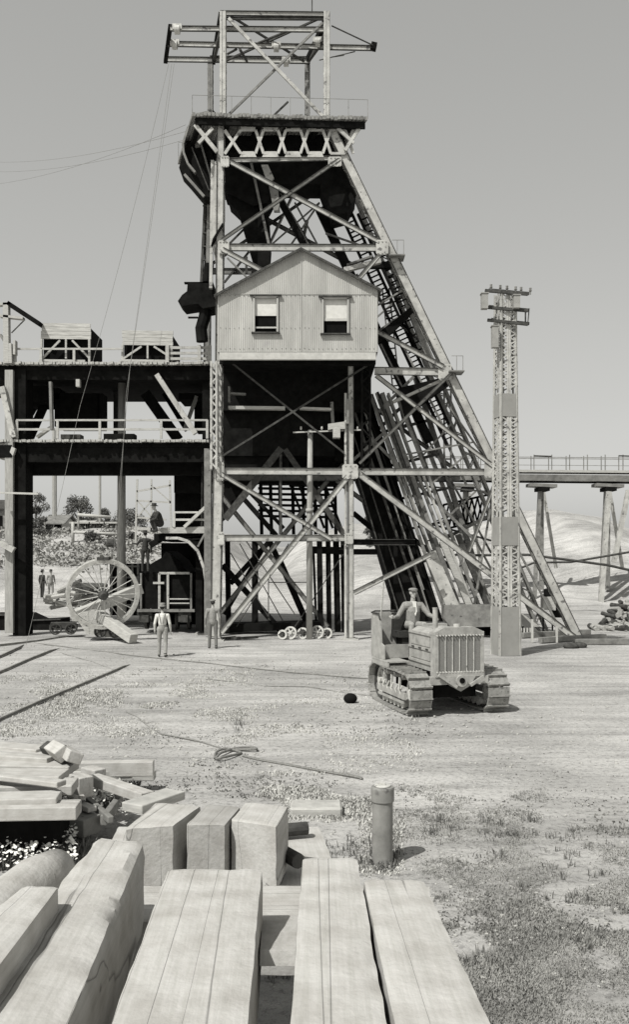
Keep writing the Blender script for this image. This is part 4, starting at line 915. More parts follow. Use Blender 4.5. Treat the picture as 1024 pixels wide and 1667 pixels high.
# log and board jumble behind the wheel
for i in range(34):
    x=92+rnd(0,90); y=985-rnd(0,45)*(1-abs(x-135)/80); p=q(x,y,45+rnd(0,3)); p.z=max(p.z,.12); a_=V((rnd(-1,1),rnd(-.8,.1),rnd(-.2,.2))).normalized()
    b=MB(); b.tube([p-a_*.7,p+a_*.7],[.12,.1],7); tag(b.build('cut_log',polem if i%2 else pale),('grey' if i%2 else 'pale')+' rough cut log in the '+('left' if x<135 else 'right')+' half of the jumble behind the big wheel','log','cut logs behind the big wheel')
dk=thing('low_platform','low dark timber platform behind the trolley at the foot of the left deck posts','platform',g(40,1026))
b=MB(); D=41; b.prism([q(-60,1000,D),q(40,1000,D),q(62,1010,D),q(98,1008,D),q(98,1031,D),q(-60,1031,D)],(0,1.6,0)); b.build('body',dark,dk)
b=MB(); b.bar(q(-60,1000,D-.05),q(40,1001,D-.05),.09,.1); b.bar(q(40,1010,D-.05),q(98,1008,D-.05),.06,.1); b.build('edge_board',iron,dk)
# small far figures
for (x,y,l,m_) in((68,960,'tiny far man in dark clothes left of the log jumble',coatd),(82,957,'tiny far man in pale clothes left of the log jumble',jacket)):
    D=56; z=H(q(x,0,D).x,D); stander(l,(q(x,0,D).x,D,z),R(150 if x<70 else 30),[skin,m_,m_,boot],coatd,.03,h=.95)
# ================================================================= LEFT BACKGROUND
def house(label,x0,x1,yr,ye,yb,D,ms=white,rf=steelm,dp=5):
    a=q(x0,yb,D); c=q(x1,ye,D); z0=a.z-1.0; ze=c.z; zr=q(0,yr,D).z; h=thing('house',label,'house',((a.x+c.x)/2,D+dp/2,z0))
    b=MB(); b.box(((a.x+c.x)/2,D+dp/2,(z0+ze)/2),(c.x-a.x,dp,ze-z0)); 
    for xx in(a.x,c.x-.1): b.prism([(xx,D,ze),(xx,D+dp,ze),(xx,D+dp/2,zr-.08)],(.1,0,0))
    b.build('wall',ms,h)
    b=MB(); b.prism([(a.x-.3,D-.3,ze-.1),(a.x-.3,D+dp/2,zr),(a.x-.3,D+dp+.3,ze-.1),(a.x-.3,D+dp+.3,ze),(a.x-.3,D+dp/2,zr+.12),(a.x-.3,D-.3,ze)],(c.x-a.x+.6,0,0)); b.build('roof',rf,h)
    for k in(.25,.7):
        b=MB(); b.box((a.x+(c.x-a.x)*k,D-.03,(z0+1+ze)/2),(.8,.06,.9)); b.build('window',black,h)
    return h
house('small white house with grey roof below the two chimney poles',72,101,838,852,869,88)
house('dark gabled building cut off by the left edge behind the post',-40,11,812,828,868,80,steelm,iron,7)
house('low grey shed with pale roof behind the dark cribs',112,150,843,850,866,95,steelm,pale)
house('low pale outhouse left of the small white house',38,60,858,862,874,84,pale,iron,3)
cr_=[('dark slatted crib leftmost on the bench behind the pole',116,146),('dark slatted crib in the middle of the row on the bench',148,170),('dark slatted crib rightmost beside the wooden pole',172,192)]
for (l,x0,x1) in cr_:
    D=80; t=thing('slatted_crib',l,'crib',q((x0+x1)/2,868,D+1),0,'slatted cribs on the bench'); a=q(x0,868,D); c=q(x1,853,D)
    one('box','body',dark,t,((a.x+c.x)/2,D+1,(a.z+c.z)/2),(c.x-a.x,2,c.z-a.z)); b=MB()
    for k in range(9): xx=a.x+(c.x-a.x)*k/8; b.bar(V((xx,D-.05,a.z)),V((xx,D-.05,c.z)),.07,.05)
    b.build('slats',steelm,t); one('box','top_board',pale,t,((a.x+c.x)/2,D+.8,c.z+.1),(c.x-a.x+.2,2.6,.15))
for (x0,y0,x1,y1,l) in((118,866,200,870,'raised pipe line along the bench under the cribs'),(36,886,118,883,'lower pipe line left of the bench step'),(118,850,118,884,'vertical pipe drop at the end of the raised pipe'),(126,838,180,842,'high pipe line crossing above the cribs')):
    pipe('water_pipe',l,[q(x0,y0,74),q(x1,y1,74)],.13,pale)
for (x,y0,y1,D,l,r) in((88,700,840,84,'pale tall pole directly above the small white house',.22),(162,700,852,84,'slim tall pole rising behind the slatted cribs',.12),(127,832,866,78,'short post at the left end of the high pipe',.08),(72,846,868,82,'short post left of the small white house',.08)):
    b=MB(); b.tube([q(x,y1,D),q(x,y0,D)],r,8); tag(b.build('timber_pole',polem),l,'pole')
# scaffold tower behind, right of pole
sc=thing('scaffold_tower','pale open scaffold tower behind the crouching man','scaffold',q(240,880,62))
for (x0,y0,x1,y1,w_) in((223,780,220,890,3),(246,780,246,870,2.5),(276,782,278,860,3),(222,800,278,790,3),(222,815,278,818,3),(222,842,270,846,3),(223,815,246,842,2),(246,815,223,842,2),(246,790,278,818,2),(222,860,250,862,5)):
    one('bar','bar',pale,sc,q(x0,y0,62),q(x1,y1,62),px(w_,62),.1)
b=MB(); p=q(180,884,60); b.tube([p-V((.25,0,0)),p+V((.25,0,0))],.28,14); tag(b.build('barrel',iron),'small dark barrel on the bank left of the wooden pole','barrel')
# tree maker -----------------------------------------------------------
def hitD(x,y,D0):
    D=45.0
    while D<140:
        p=q(x,y,D)
        if p.z<=H(p.x,p.y): return D
        D+=.3
    return D0
def tree(label,x,yb,yt,wpx,D,seed,name='leafy_tree',dens=1.0,cat='tree',trunkh=.3,group=None):
    D=hitD(x,yb,D) if name=='bush' else D; rg=random.Random(seed); p=q(x,yb,D); hh=px(yb-yt,D); W=px(wpx,D)/2
    p.z=min(p.z,H(p.x,p.y)+.0) if name!='x' else p.z
    topz=q(0,yt,D).z; hh=topz-p.z
    t=thing(name,label,cat,p,0,group)
    b=MB(); b.tube([p-V((0,0,.3)),p+V((.1,0,hh*.35)),p+V((.0,.1,hh*.75))],[W*.11,W*.08,W*.03],8)
    cl=[]
    for i in range(9):
        a=rg.uniform(0,6.28); z=rg.uniform(trunkh+.05,.9); rr=W*rg.uniform(.3,.85)*(1-.45*max(0,z-.5)*2); c=p+V((rr*math.cos(a),rr*math.sin(a),hh*z)); cl.append((c,W*rg.uniform(.28,.5)))
        b.tube([p+V((0,0,hh*max(.15,z-.35))),c],[W*.05,W*.015],5)
    b.build('trunk',bark,t)
    cl.append((p+V((0,0,hh*.8)),W*.45)); b=MB(); N=int(2600*dens)
    for i in range(N):
        c,r=rg.choice(cl); d=V((rg.gauss(0,1),rg.gauss(0,1),rg.gauss(0,.8))).normalized()*r*rg.uniform(.45,1.08); s_=rg.uniform(.10,.2)*max(.5,W/3)
        n=V((rg.gauss(0,1),rg.gauss(0,1),rg.gauss(0,1))).normalized(); u_=n.orthogonal().normalized(); w__=n.cross(u_); o_=c+d
        b.add([o_+u_*s_,o_+w__*s_*.6,o_-u_*s_,o_-w__*s_*.6],[(0,1,2,3)])
    b.build('crown',leaf,t); return t
tree('tall narrow bushy tree right of the left deck post',56,874,796,46,90,1); tree('round leafy tree between the two tall poles',130,868,808,58,96,2); tree('smaller leafy tree right of the slim tall pole',172,868,826,30,100,3)
tree('low dark shrub above the small white house roof',66,876,838,30,86,4,'bush',.6,'bush',.1); tree('broad hazy tree behind the wooden pole',212,872,832,60,110,5); tree('spreading tree left of the wooden pole far back',186,872,842,34,112,6)
tree('low scrub bush at the foot of the slatted cribs',150,882,868,40,70,7,'bush',.5,'bush',.05); tree('low scrub bush right of the barrel',215,884,868,24,70,8,'bush',.5,'bush',.05); tree('dark scrub on top of the tailings seen through the tower',601,838,826,22,75,9,'bush',.5,'bush',.05)
for x0,x1,y,l in((36,160,893,'dark row of scrub along the bank top'),): pass
# ================================================================= RAILS, CABLES on ground
def rail(label,pts):
    P=[g(x,y) for x,y in pts]; P[-1].z-=.10
    b=MB()
    for i in range(len(P)-1):
        a=P[i]+V((0,0,.02)); c=P[i+1]+V((0,0,.02)); c=c+(c-a)*.002
        b.bar(a+V((0,0,.0)),c,.09,.02,(0,0,1)); b.bar(a+V((0,0,.02)),c+V((0,0,.02)),.018,.05,(0,0,1)); b.bar(a+V((0,0,.05)),c+V((0,0,.05)),.045,.02,(0,0,1))
    return tag(b.build('rail',mat('rail_steel',.28,.4,4,.6)),label,'rail','railway rails in the dirt')
rail('nearest curved rail sweeping in from the left edge',[(-60,1202),(0,1174),(60,1147),(120,1122),(170,1101),(200,1088),(217,1079)])
rail('second rail left of the nearest curved one',[(-60,1125),(0,1096),(50,1074),(80,1062),(100,1053)])
rail('short rail beneath the slanting tag line',[(-40,1086),(0,1070),(30,1056),(40,1047)])
rail('straight rail running behind toward the trolley',[(-40,1056),(0,1052),(60,1045),(100,1039),(150,1032)])
def gcable(label,pts,r,m=cablem,name='ground_cable',cat='cable'):
    P=[g(x,y)+V((0,0,r*.8)) for x,y in pts]; Q=[]
    for i in range(len(P)-1):
        for k in range(6): p=P[i].lerp(P[i+1],k/6); Q.append(p+V((0,0,max(0,nz(p.x,p.y,.8,9))*.03)))
    Q.append(P[-1]); b=MB(); b.tube(Q,r,6); return tag(b.build(name,m),label,cat)
gcable('long straight cable stretched across the yard to the tractor',[(55,1047),(200,1066),(360,1083),(500,1098),(612,1106)],.018)
gcable('thin slack cable lying below the long one',[(335,1107),(400,1113),(430,1118),(500,1119),(556,1128),(612,1134)],.014)
gcable('thin bent wire lying between the rails',[(100,1064),(150,1078),(185,1092)],.014)
gcable('heavy hemp rope trailing from the rail toward the loop',[(205,1160),(222,1168),(240,1184),(262,1196),(300,1203),(330,1210),(368,1222)],.014,ropem,'hemp_rope','rope')
rp=[(368,1222),(395,1224),(417,1225),(410,1219),(385,1222),(360,1231),(350,1237),(352,1228),(368,1224),(392,1227),(380,1233),(360,1239),(352,1238)]
def gr(pts,r):
    P=[g(x,y)+V((0,0,r*(1+.8*(i%3)))) for i,(x,y) in enumerate(pts)]; Q=[]
    for i in range(len(P)-1):
        for k in range(4): 
            a=P[max(i-1,0)];b_=P[i];c=P[i+1];d=P[min(i+2,len(P)-1)];t=k/4
            Q.append(.5*((2*b_)+(c-a)*t+(2*a-5*b_+4*c-d)*t*t+(3*b_-a-3*c+d)*t**3))
    Q.append(P[-1]); return Q
b=MB(); b.tube(gr(rp,.022),.022,8); tag(b.build('rope_coil',ropem,smooth=True),'loose coil of thick rope lying on the dirt','rope coil')
gcable('thick rope running from the coil toward the standpipe',[(395,1232),(420,1238),(470,1247),(520,1256),(556,1263),(590,1270)],.022,ropem,'hemp_rope','rope')
b=MB(); p=q(570.5,1137,20.6); b.ell((p.x,p.y,p.z+.0),(.155,.12,.118),20,14); tag(b.build('added_lump',mat('lump_black',.012,.2,6,.9,0,0),smooth=True),'small black lump made up for a dark spot beside the slack cable left of the tractor','lump')  # made-up solid: a plain dark spot given the form of a lump
# ================================================================= STANDPIPE
spd=g(623,1408); sd=thing('standpipe','short capped iron standpipe sticking up from the weeds','standpipe',spd)
Dq=spd.y; zt_=q(0,1280,Dq).z; zc=q(0,1303,Dq).z
b=MB(); b.tube([(spd.x,Dq,-.1),(spd.x,Dq,zc)],px(17,Dq),32); b.build('pipe',mat('pipe_iron',.24,.3,4,.6,0,.3,spots=(6,.6,.12)),sd,smooth=False)
b=MB(); R1=px(19,Dq); b.tube([(spd.x,Dq,zc-.01),(spd.x,Dq,zc),(spd.x,Dq,zt_-.02),(spd.x,Dq,zt_)],[R1*.97,R1,R1,R1*.96],32); b.build('collar',MATS['pipe_iron'],sd)
b=MB(); b.tube([(spd.x,Dq,zt_),(spd.x,Dq,zt_+.015)],R1*.7,24); b.box((spd.x,Dq,zt_+.025),(.06,.03,.03)); b.build('cap',ironl,sd)
for o in sd.children: 
    md=o.modifiers.new('b','BEVEL'); md.width=.004; md.limit_method='ANGLE'
# ================================================================= FOREGROUND TIMBERS
def log_prism(quad,thick,name,label,cat='timber',group=None,m=timb,rough=.0035,nl=110,wob=.004,seed=0,chamf=.010,down=V((0,0,-1))):
    """quad: near-left, near-right, far-right, far-left on the top face; a squared log with worn arrises"""
    nl_,nr_,fr_,fl_=[V(p) for p in quad]; rg=random.Random(seed)
    prof=[]   # around cross-section in (s,t): s 0..1 left-right, t 0..1 down
    K=7
    for i in range(K): prof.append((i/(K-1),0))
    for i in range(1,K): prof.append((1,i/(K-1)))
    for i in range(K-2,-1,-1): prof.append((i/(K-1),1))
    for i in range(K-2,0,-1): prof.append((0,i/(K-1)))
    vs=[];n=len(prof); cen=(nl_+fr_)/2; L=((fl_+fr_)/2-(nl_+nr_)/2).length
    for k in range(nl+1):
        t=k/nl; a=nl_.lerp(fl_,t); c=nr_.lerp(fr_,t)
        for (s_,d_) in prof:
            p=a.lerp(c,s_)+down*thick*d_
            cs=(s_ in(0,1)) and (d_ in(0,1))
            mid_=(a+c)/2+down*thick*.5
            off=noise.noise(V((s_*3+seed,d_*3,t*L*2.2)))*wob+noise.noise(V((s_*9+seed,d_*9,t*L*9)))*rough
            if cs: off-=chamf*(.6+.9*max(0,noise.noise(V((t*L*3,seed,s_*5+d_)))))
            endf=min(t,1-t)*L
            if endf<.02: off-=.008
            vs.append(p+(p-mid_).normalized()*off)
    fs=[(k*n+j,k*n+(j+1)%n,(k+1)*n+(j+1)%n,(k+1)*n+j) for k in range(nl) for j in range(n)]
    k0=len(vs); vs+= [sum((vs[j] for j in range(n)),V())/n, sum((vs[nl*n+j] for j in range(n)),V())/n]
    fs+=[(k0,(j+1)%n,j) for j in range(n)]+[(k0+1,nl*n+j,nl*n+(j+1)%n) for j in range(n)]
    # local frame: y along the log so the grain follows it
    dr=((fl_+fr_)/2-(nl_+nr_)/2); rz=math.atan2(-dr.x,dr.y); org=V((cen.x,cen.y,cen.z-thick)); M=Matrix.Rotation(-rz,4,'Z')
    me=bpy.data.meshes.new(name); me.from_pydata([tuple(M@(p-org)) for p in vs],[],fs); me.materials.append(m); me.polygons.foreach_set('use_smooth',[True]*len(me.polygons)); me.update()
    o=bpy.data.objects.new(name,me); C.objects.link(o); o.location=org; o.rotation_euler=(0,0,rz)
    es=o.modifiers.new('e','EDGE_SPLIT'); es.split_angle=R(38)
    return tag(o,label,cat,group)
Z1=2.02; th=.36
def pq(*xy,z=Z1): return [qz(x,y,z) for x,y in xy]
log_prism(pq((130,1790),(395,1790),(428,1412),(272,1412)),th,'squared_timber','wide squared timber with a long crack, second big beam in the foreground',seed=1)
log_prism(pq((460,1790),(655,1790),(583,1394),(492,1394)),th,'squared_timber','squared timber with the farthest reaching end right of the foreground gap',seed=2)
log_prism(pq((668,1790),(860,1790),(690,1430),(590,1428)),th,'squared_timber','rightmost squared timber of the foreground stack beside the weeds',seed=3)
log_prism(pq((-190,1790),(62,1790),(236,1368),(150,1362),z=2.03),th+.05,'squared_timber','rough rounded end timber left of the widest dark gap',seed=4,wob=.008,chamf=.03,rough=.008)
log_prism(pq((-420,1790),(-165,1790),(96,1440),(40,1440),z=2.12),.30,'squared_timber','narrow timber at the lower left corner with a dark side face',seed=5)
b=MB(); pts=[qz(-160,1640,1.8),qz(-20,1510,1.8),qz(60,1440,1.8),qz(92,1412,1.8)]; b.tube(pts,[.14,.14,.13,.09],24); tag(b.build('round_log',timb,smooth=True),'round log lying at the far left of the foreground stack','log')
# bearers beneath
log_prism([qz(180,1500,1.64),qz(180,1440,1.64),qz(700,1440,1.64),qz(700,1500,1.64)],.25,'bearer_timber','cross timber laid under the foreground beams',seed=8)
log_prism([V((-1.9,2.2,1.62)),V((-1.9,1.9,1.62)),V((1.2,1.9,1.62)),V((1.2,2.2,1.62))],.25,'bearer_timber','near cross timber hidden in the gap between foreground beams',seed=9,m=iron)  # dark iron colour on timber paints in the shade of the gap
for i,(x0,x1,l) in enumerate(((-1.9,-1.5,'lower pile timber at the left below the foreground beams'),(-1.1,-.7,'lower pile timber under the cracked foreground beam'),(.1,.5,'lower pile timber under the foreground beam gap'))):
    log_prism([V((x0,1.4,1.37)),V((x1,1.4,1.37)),V((x1,4.3,1.37)),V((x0,4.3,1.37))],.36,'pile_timber',l,seed=20+i,m=iron)  # also timber in dark iron colour, to paint the gaps black
    
# upright scrap in gap
b=MB(); b.bar(qz(466,1500,1.75),qz(470,1560,1.9),.05,.2,(1,0,0)); tag(b.build('wood_wedge',timb),'thin wedge of wood standing in the gap between foreground beams','wedge')
# second tier blocks
Z2=1.62
log_prism(pq((203,1348),(283,1342),(328,1310),(255,1305),z=Z2),.42,'squared_timber','left pale block of the second stack behind the foreground beams',seed=11,nl=20)
log_prism(pq((302,1341),(367,1341),(392,1312),(336,1308),z=Z2),.42,'squared_timber','middle block with a dark gap on either side in the second stack',seed=12,nl=20,m=timber_mat('weathered_timber_grey',.36))
log_prism(pq((375,1334),(451,1344),(470,1311),(400,1304),z=Z2),.42,'squared_timber','right block of the second stack showing its shaded end',seed=13,nl=20)
log_prism(pq((150,1440),(560,1440),(520,1345),(190,1345),z=1.18),.5,'squared_timber','lower timber carrying the blocks of the second stack',seed=14,nl=20)
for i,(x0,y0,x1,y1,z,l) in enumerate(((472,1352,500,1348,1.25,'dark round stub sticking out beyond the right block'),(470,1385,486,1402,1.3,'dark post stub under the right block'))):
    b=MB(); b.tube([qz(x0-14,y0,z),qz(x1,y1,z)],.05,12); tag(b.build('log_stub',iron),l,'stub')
# ================================================================= LEFT PLANK PILE
Z3=.85
def plank(x0,y0,x1,y1,w_,t_,z,label,m=timb,z1=None,roll=0,name='plank'):
    a=qz(x0,y0,z); c=qz(x1,y1,z if z1 is None else z1); d=(c-a).normalized(); s_=d.cross(V((0,0,1))).normalized()
    b=MB(); dr=c-a; L=dr.length; rz=math.atan2(-dr.x,dr.y)
    vs=MB(); vs.bar(V((0,-L/2,0)),V((0,L/2,dr.z)),w_,t_,V((math.sin(roll),0,math.cos(roll))))
    o=vs.build(name,m); o.location=(a+c)/2-V((0,0,dr.z/2)); o.rotation_euler=(0,0,rz); md=o.modifiers.new('b','BEVEL'); md.width=.012; md.segments=2
    return tag(o,label,name.replace('_',' '))
plank(-120,1322,128,1318,.30,.14,.66,'lowest front board of the left pile above the shade')
plank(-120,1306,96,1300,.34,.10,.74,'pale front board on the left pile with a short end')
plank(-120,1284,122,1280,.40,.11,.72,'long pale board third from the front on the left pile')
plank(-120,1262,104,1264,.40,.09,.78,'long pale board in the middle of the left pile')
plank(-120,1244,120,1250,.36,.10,.74,'pale board fourth from the front on the left pile')
plank(-120,1222,88,1236,.34,.09,.80,'slanting board near the back of the left pile')
plank(-120,1206,70,1222,.30,.08,.84,'thin slanting board along the rear edge of the left pile')
plank(-120,1250,100,1276,.16,.06,.86,'narrow batten lying across the left pile boards')
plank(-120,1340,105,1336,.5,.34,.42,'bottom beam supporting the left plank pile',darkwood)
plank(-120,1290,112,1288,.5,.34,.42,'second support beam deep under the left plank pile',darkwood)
plank(72,1216,104,1224,.14,.10,.92,'dark splinter lying on the rear corner of the left pile',iron,roll=.5)
plank(100,1276,128,1300,.14,.06,.50,'broken board end hanging off the left pile')
plank(108,1300,150,1318,.12,.06,.40,'broken slat lying below the left pile front')
plank(122,1252,250,1250,.16,.20,.42,'dark sided beam jutting right from the left pile')
plank(120,1262,215,1258,.16,.12,.35,'thin stick under the dark sided beam',pale)
plank(150,1268,240,1298,.18,.12,.5,'pale board slanting down right from the pile')
plank(140,1262,163,1268,.18,.24,.45,'short block end beside the slanting board')
plank(84,1218,102,1228,.16,.16,.92,'upright dark faced offcut on the pile corner',roll=.6)
plank(104,1222,122,1234,.18,.14,.9,'tilted grey offcut on the pile corner',roll=-.4)
plank(140,1300,180,1335,.07,.08,.35,'thin crossed slat leaning right in the gap',steelm)
plank(195,1300,168,1336,.08,.12,.3,'thin crossed slat leaning left in the gap',steelm)
plank(200,1262,252,1262,.2,.12,.2,'short offcut at the end of the jutting beam',pale)
plank(118,1275,140,1282,.2,.24,.6,'cut block end at the pile front corner')
plank(214,1316,285,1292,.30,.1,.55,'pale board leaning toward the second stack',pale)
plank(60,1330,150,1345,.3,.2,.25,'half buried board in the shade of the left pile',steelm)
b=MB(); p=g(512,1292); 
for k,(x,y,z_,sx,sy,l) in enumerate(((515,1300,.18,.95,.4,'broad pale slab lying behind the blocks'),)):
    p=qz(x,y,z_); bb=MB(); bb.box((p.x,p.y,z_/2-.06),(sx*.7,sy,z_)); o=bb.build('stone_slab',pale); md=o.modifiers.new('b','BEVEL'); md.width=.03; tag(o,l,'slab')
# ================================================================= TRACTOR
tr_=thing('crawler_tractor','pale crawler tractor with tall radiator and tracks facing the camera','tractor',(2.68,20.35,0),R(15)); TM=wm(tr_)
class TB(MB):
    def build(s,name,m,parent=tr_,**k):
        P=parent; s.v=[tuple(TM@V(p)) for p in s.v]; return MB.build(s,name,m,P,**k)
def track(cx):
    root=None
    # side profile of the track (y,z)
    r=.40; ya,yb=-.95,.95
    path=[]
    NP=18
    def arc(cy,cz,rr,a0,a1,n=7): return [(cy+rr*math.cos(a0+(a1-a0)*i/n),cz+rr*math.sin(a0+(a1-a0)*i/n)) for i in range(n+1)]
    loop=arc(ya,.44,.40,R(270),R(90),9)+[(-.4,.86),(0,.85),(.4,.86)]+arc(yb,.46,.42,R(90),R(-90),9)+[(.3,.03),(-.3,.03)]
    pts=[V((0,y,z)) for y,z in loop]
    # resample
    per=[0]; 
    for i in range(len(pts)): per.append(per[-1]+(pts[(i+1)%len(pts)]-pts[i]).length)
    Lt=per[-1]; n=30; b=TB(); b2=TB()
    for k in range(n):
        s_=Lt*k/n; i=max(j for j in range(len(pts)) if per[j]<=s_); t=(s_-per[i])/max(per[i+1]-per[i],1e-6); p=pts[i].lerp(pts[(i+1)%len(pts)],t)
        s2=(Lt*(k+.5)/n)%Lt; i2=max(j for j in range(len(pts)) if per[j]<=s2)
        d=(pts[(i+1)%len(pts)]-pts[i]).normalized(); nrm=V((0,-d.z,d.y)); c0=V((0,0,.45)); 
        if nrm.dot(p-V((0,0,.45)))<0: nrm=-nrm
        c=V((cx,p.y,p.z)); pl=Lt/n*.93
        b.bar(c+V((-.24,0,0)),c+V((.24,0,0)),pl,.035,nrm); b.bar(c+V((-.24,0,0))+nrm*.035-d*pl*.4,c+V((.24,0,0))+nrm*.035-d*pl*.4,.03,.05,nrm)
        b2.bar(c+V((-.10,0,0))-nrm*.04,c+V((-.06,0,0))-nrm*.04,pl*1.05,.05,nrm); b2.bar(c+V((.06,0,0))-nrm*.04,c+V((.10,0,0))-nrm*.04,pl*1.05,.05,nrm)
    o=b.build('track_shoes',trackm)
    b2.build('track_chain',iron)
    return o
for cx in(-.87,.87):
    track(cx)
    e=-1 if cx<0 else 1
    for (y,z,r) in((-.95,.44,.32),(.95,.46,.34)):
        b=TB(); b.ring((cx,y,z),(1,0,0),r,[(0,-.05),(0,.05),(-.07,.05),(-.07,-.05)],28); b.tube([(cx-.12,y,z),(cx+.12,y,z)],.08,12)
        for k in range(6): b.bar(V((cx,y,z)),V((cx,y+math.cos(k*1.047)*r*.9,z+math.sin(k*1.047)*r*.9)),.07,.05,(1,0,0))
        b.build('sprocket' if y>0 else 'idler_wheel',ironl)
    for k in range(6):
        b=TB(); b.tube([(cx-.14,-.6+k*.24,.17),(cx+.14,-.6+k*.24,.17)],.10,14); b.build('track_roller',ironl)
    b=TB(); b.box((cx+e*.17,0,.36),(.06,1.75,.14)); b.box((cx+e*.18,0,.22),(.04,1.6,.05)); b.build('track_frame',castp)
    for k in range(3): b=TB(); b.tube([(cx-.1,-.5+k*.5,.72),(cx+.12,-.5+k*.5,.72)],.06,10); b.bar((cx+e*.15,-.5+k*.5,.72),(cx+e*.15,-.45+k*.5,.40),.06,.04,(1,0,0)); b.build('carrier_roller',ironl)
    for k in range(6): b=TB(); b.tube([(cx+e*.17,-.68+k*.27,.56),(cx+e*.2,-.62+k*.27,.44),(cx+e*.17,-.66+k*.27,.34)],.022,6); b.build('spring_clip',ironl)
# hood
b=TB(); y0,y1=-1.06,.32; hw=.50
b.prism([(-hw,y0,.88),(hw,y0,.88),(hw,y0,1.62),(.30,y0,1.74),(-.30,y0,1.74),(-hw,y0,1.62)],(0,y1-y0,0)); b.build('hood',castp)
for z in(1.03,1.32,1.64):
    b=TB(); b.bar((-hw-.012,y0+.05,z),(-hw-.012,y1-.02,z),.05,.03,(-1,0,0)); b.build('panel_strip',castp)
b=TB()
for (za_,zb_) in((1.07,1.28),(1.36,1.60)): 
    b.box((-hw-.008,-.37,(za_+zb_)/2),(.012,1.1,zb_-za_-.04))
b.build('side_panel',castp)
for y in(-.8,-.4,0): b=TB(); b.box((-hw-.03,y,1.325),(.03,.12,.035)); b.build('hinge',iron)
# radiator
b=TB(); yf=-1.30; b.box((-.51,yf+.12,1.27),(.07,.26,.92)); b.box((.51,yf+.12,1.27),(.07,.26,.92)); b.prism([(-.55,yf,1.66),(.55,yf,1.66),(.55,yf,1.72),(.34,yf,1.82),(-.34,yf,1.82),(-.55,yf,1.72)],(0,.3,0)); b.box((0,yf+.12,.85),(1.1,.28,.1)); rdt=b.build('radiator_tank',castp)
b=TB(); b.box((0,yf+.10,1.27),(.96,.16,.76)); b.build('radiator_core',radm)
b=TB()
for k in range(1,6): b.box((-.48+.96*k/6,yf+.008,1.27),(.010,.03,.76))
b.build('core_bar',ironl)
for z in(1.655,.90):
    b=TB()
    for k in range(16): b.tube([(-.51+k*.068,yf-.03,z),(-.51+k*.068,yf+.0,z)],.018,6)
    b.build('bolt_row',ironl)
b=TB(); b.tube([(0,yf+.15,1.80),(0,yf+.15,1.88)],.07,14); b.build('filler_cap',ironl)
b=TB(); b.tube([(-.30,-.70,1.68),(-.30,-.70,2.16),(-.30,-.70,2.2)],[.06,.055,.062],14); b.build('exhaust_pipe',castp)
# front cross member, crest casting, dark belly
b=TB(); b.box((0,-1.2,.72),(1.3,.2,.16)); b.prism([(-.34,-1.36,.82),(.34,-1.36,.82),(.22,-1.36,.62),(0,-1.36,.50),(-.22,-1.36,.62)],(0,.12,0)); b.tube([(0,-1.42,.72),(0,-1.3,.72)],.12,16); b.bar((-.5,-1.38,.86),(-.1,-1.38,.60),.07,.06); b.bar((.5,-1.38,.80),(.2,-1.38,.62),.06,.05); b.build('front_axle',castp)
b=TB(); b.tube([(0,-1.44,.73),(0,-1.40,.73)],.06,14); b.build('crank_hole',black)
b=TB(); b.box((0,.1,.55),(.95,2.3,.42)); b.box((0,-.2,.8),(.9,2.0,.14)); b.build('crankcase',dark)
# fenders / tub / seat
b=TB()
for e in(-1,1):
    b.box((e*.87,.55,.98),(.50,1.1,.03)); b.box((e*1.10,.55,.93),(.03,1.1,.12))
b.build('fender',castp)
b=TB()
b.prism([(-1.08,.36,1.0),(-1.08,1.25,1.0),(-1.08,1.25,1.9),(-1.08,1.15,1.98),(-1.08,.75,1.98),(-1.08,.62,1.9),(-1.08,.55,1.35),(-1.08,.36,1.3)],(.03,0,0)); 
b.prism([(-1.07,1.2,1.0),(-.35,1.2,1.0),(-.35,1.2,1.95),(-.42,1.2,2.0),(-1.0,1.2,2.0),(-1.07,1.2,1.93)],(0,.04,0)); b.box((-.72,.66,1.15),(.66,.06,.3)); b.build('seat_tub',castp)
b=TB(); b.tube([(-1.09,.60,1.88),(-1.09,.72,2.0),(-1.09,1.18,2.0),(-1.0,1.22,2.03),(-.4,1.22,2.03)],.022,8); b.build('tub_rim',iron)
b=TB(); b.box((-.2,.95,1.52),(.8,.5,.14)); b.box((-.2,1.16,1.78),(.8,.08,.42)); b.box((-.2,.95,1.2),(.6,.4,.5)); b.build('seat',coatd)
b=TB(); b.box((0,.55,.9),(1.2,.5,.06)); b.box((0,1.2,.8),(1.1,.5,.5)); b.build('footplate',castp)
b=TB(); b.prism([(.35,.32,1.0),(.5,.32,1.0),(.5,1.3,1.0),(.5,1.3,1.55),(.5,.32,1.62),(.35,.32,1.62)],(.02,0,0)); b.build('cab_side',castp)
b=TB(); b.tube([(-.95,.95,1.9),(-.90,.9,2.72)],.020,8); b.build('lever',pale)
for x in(-.3,-.1): b=TB(); b.tube([(x,.5,.95),(x,.56,1.75)],.018,8); b.ell((x,.56,1.77),(.03,.03,.03),8,6); b.build('lever',iron)
b=TB(); b.box((.15,.40,1.70),(.5,.25,.16)); b.build('dash_tank',castp)
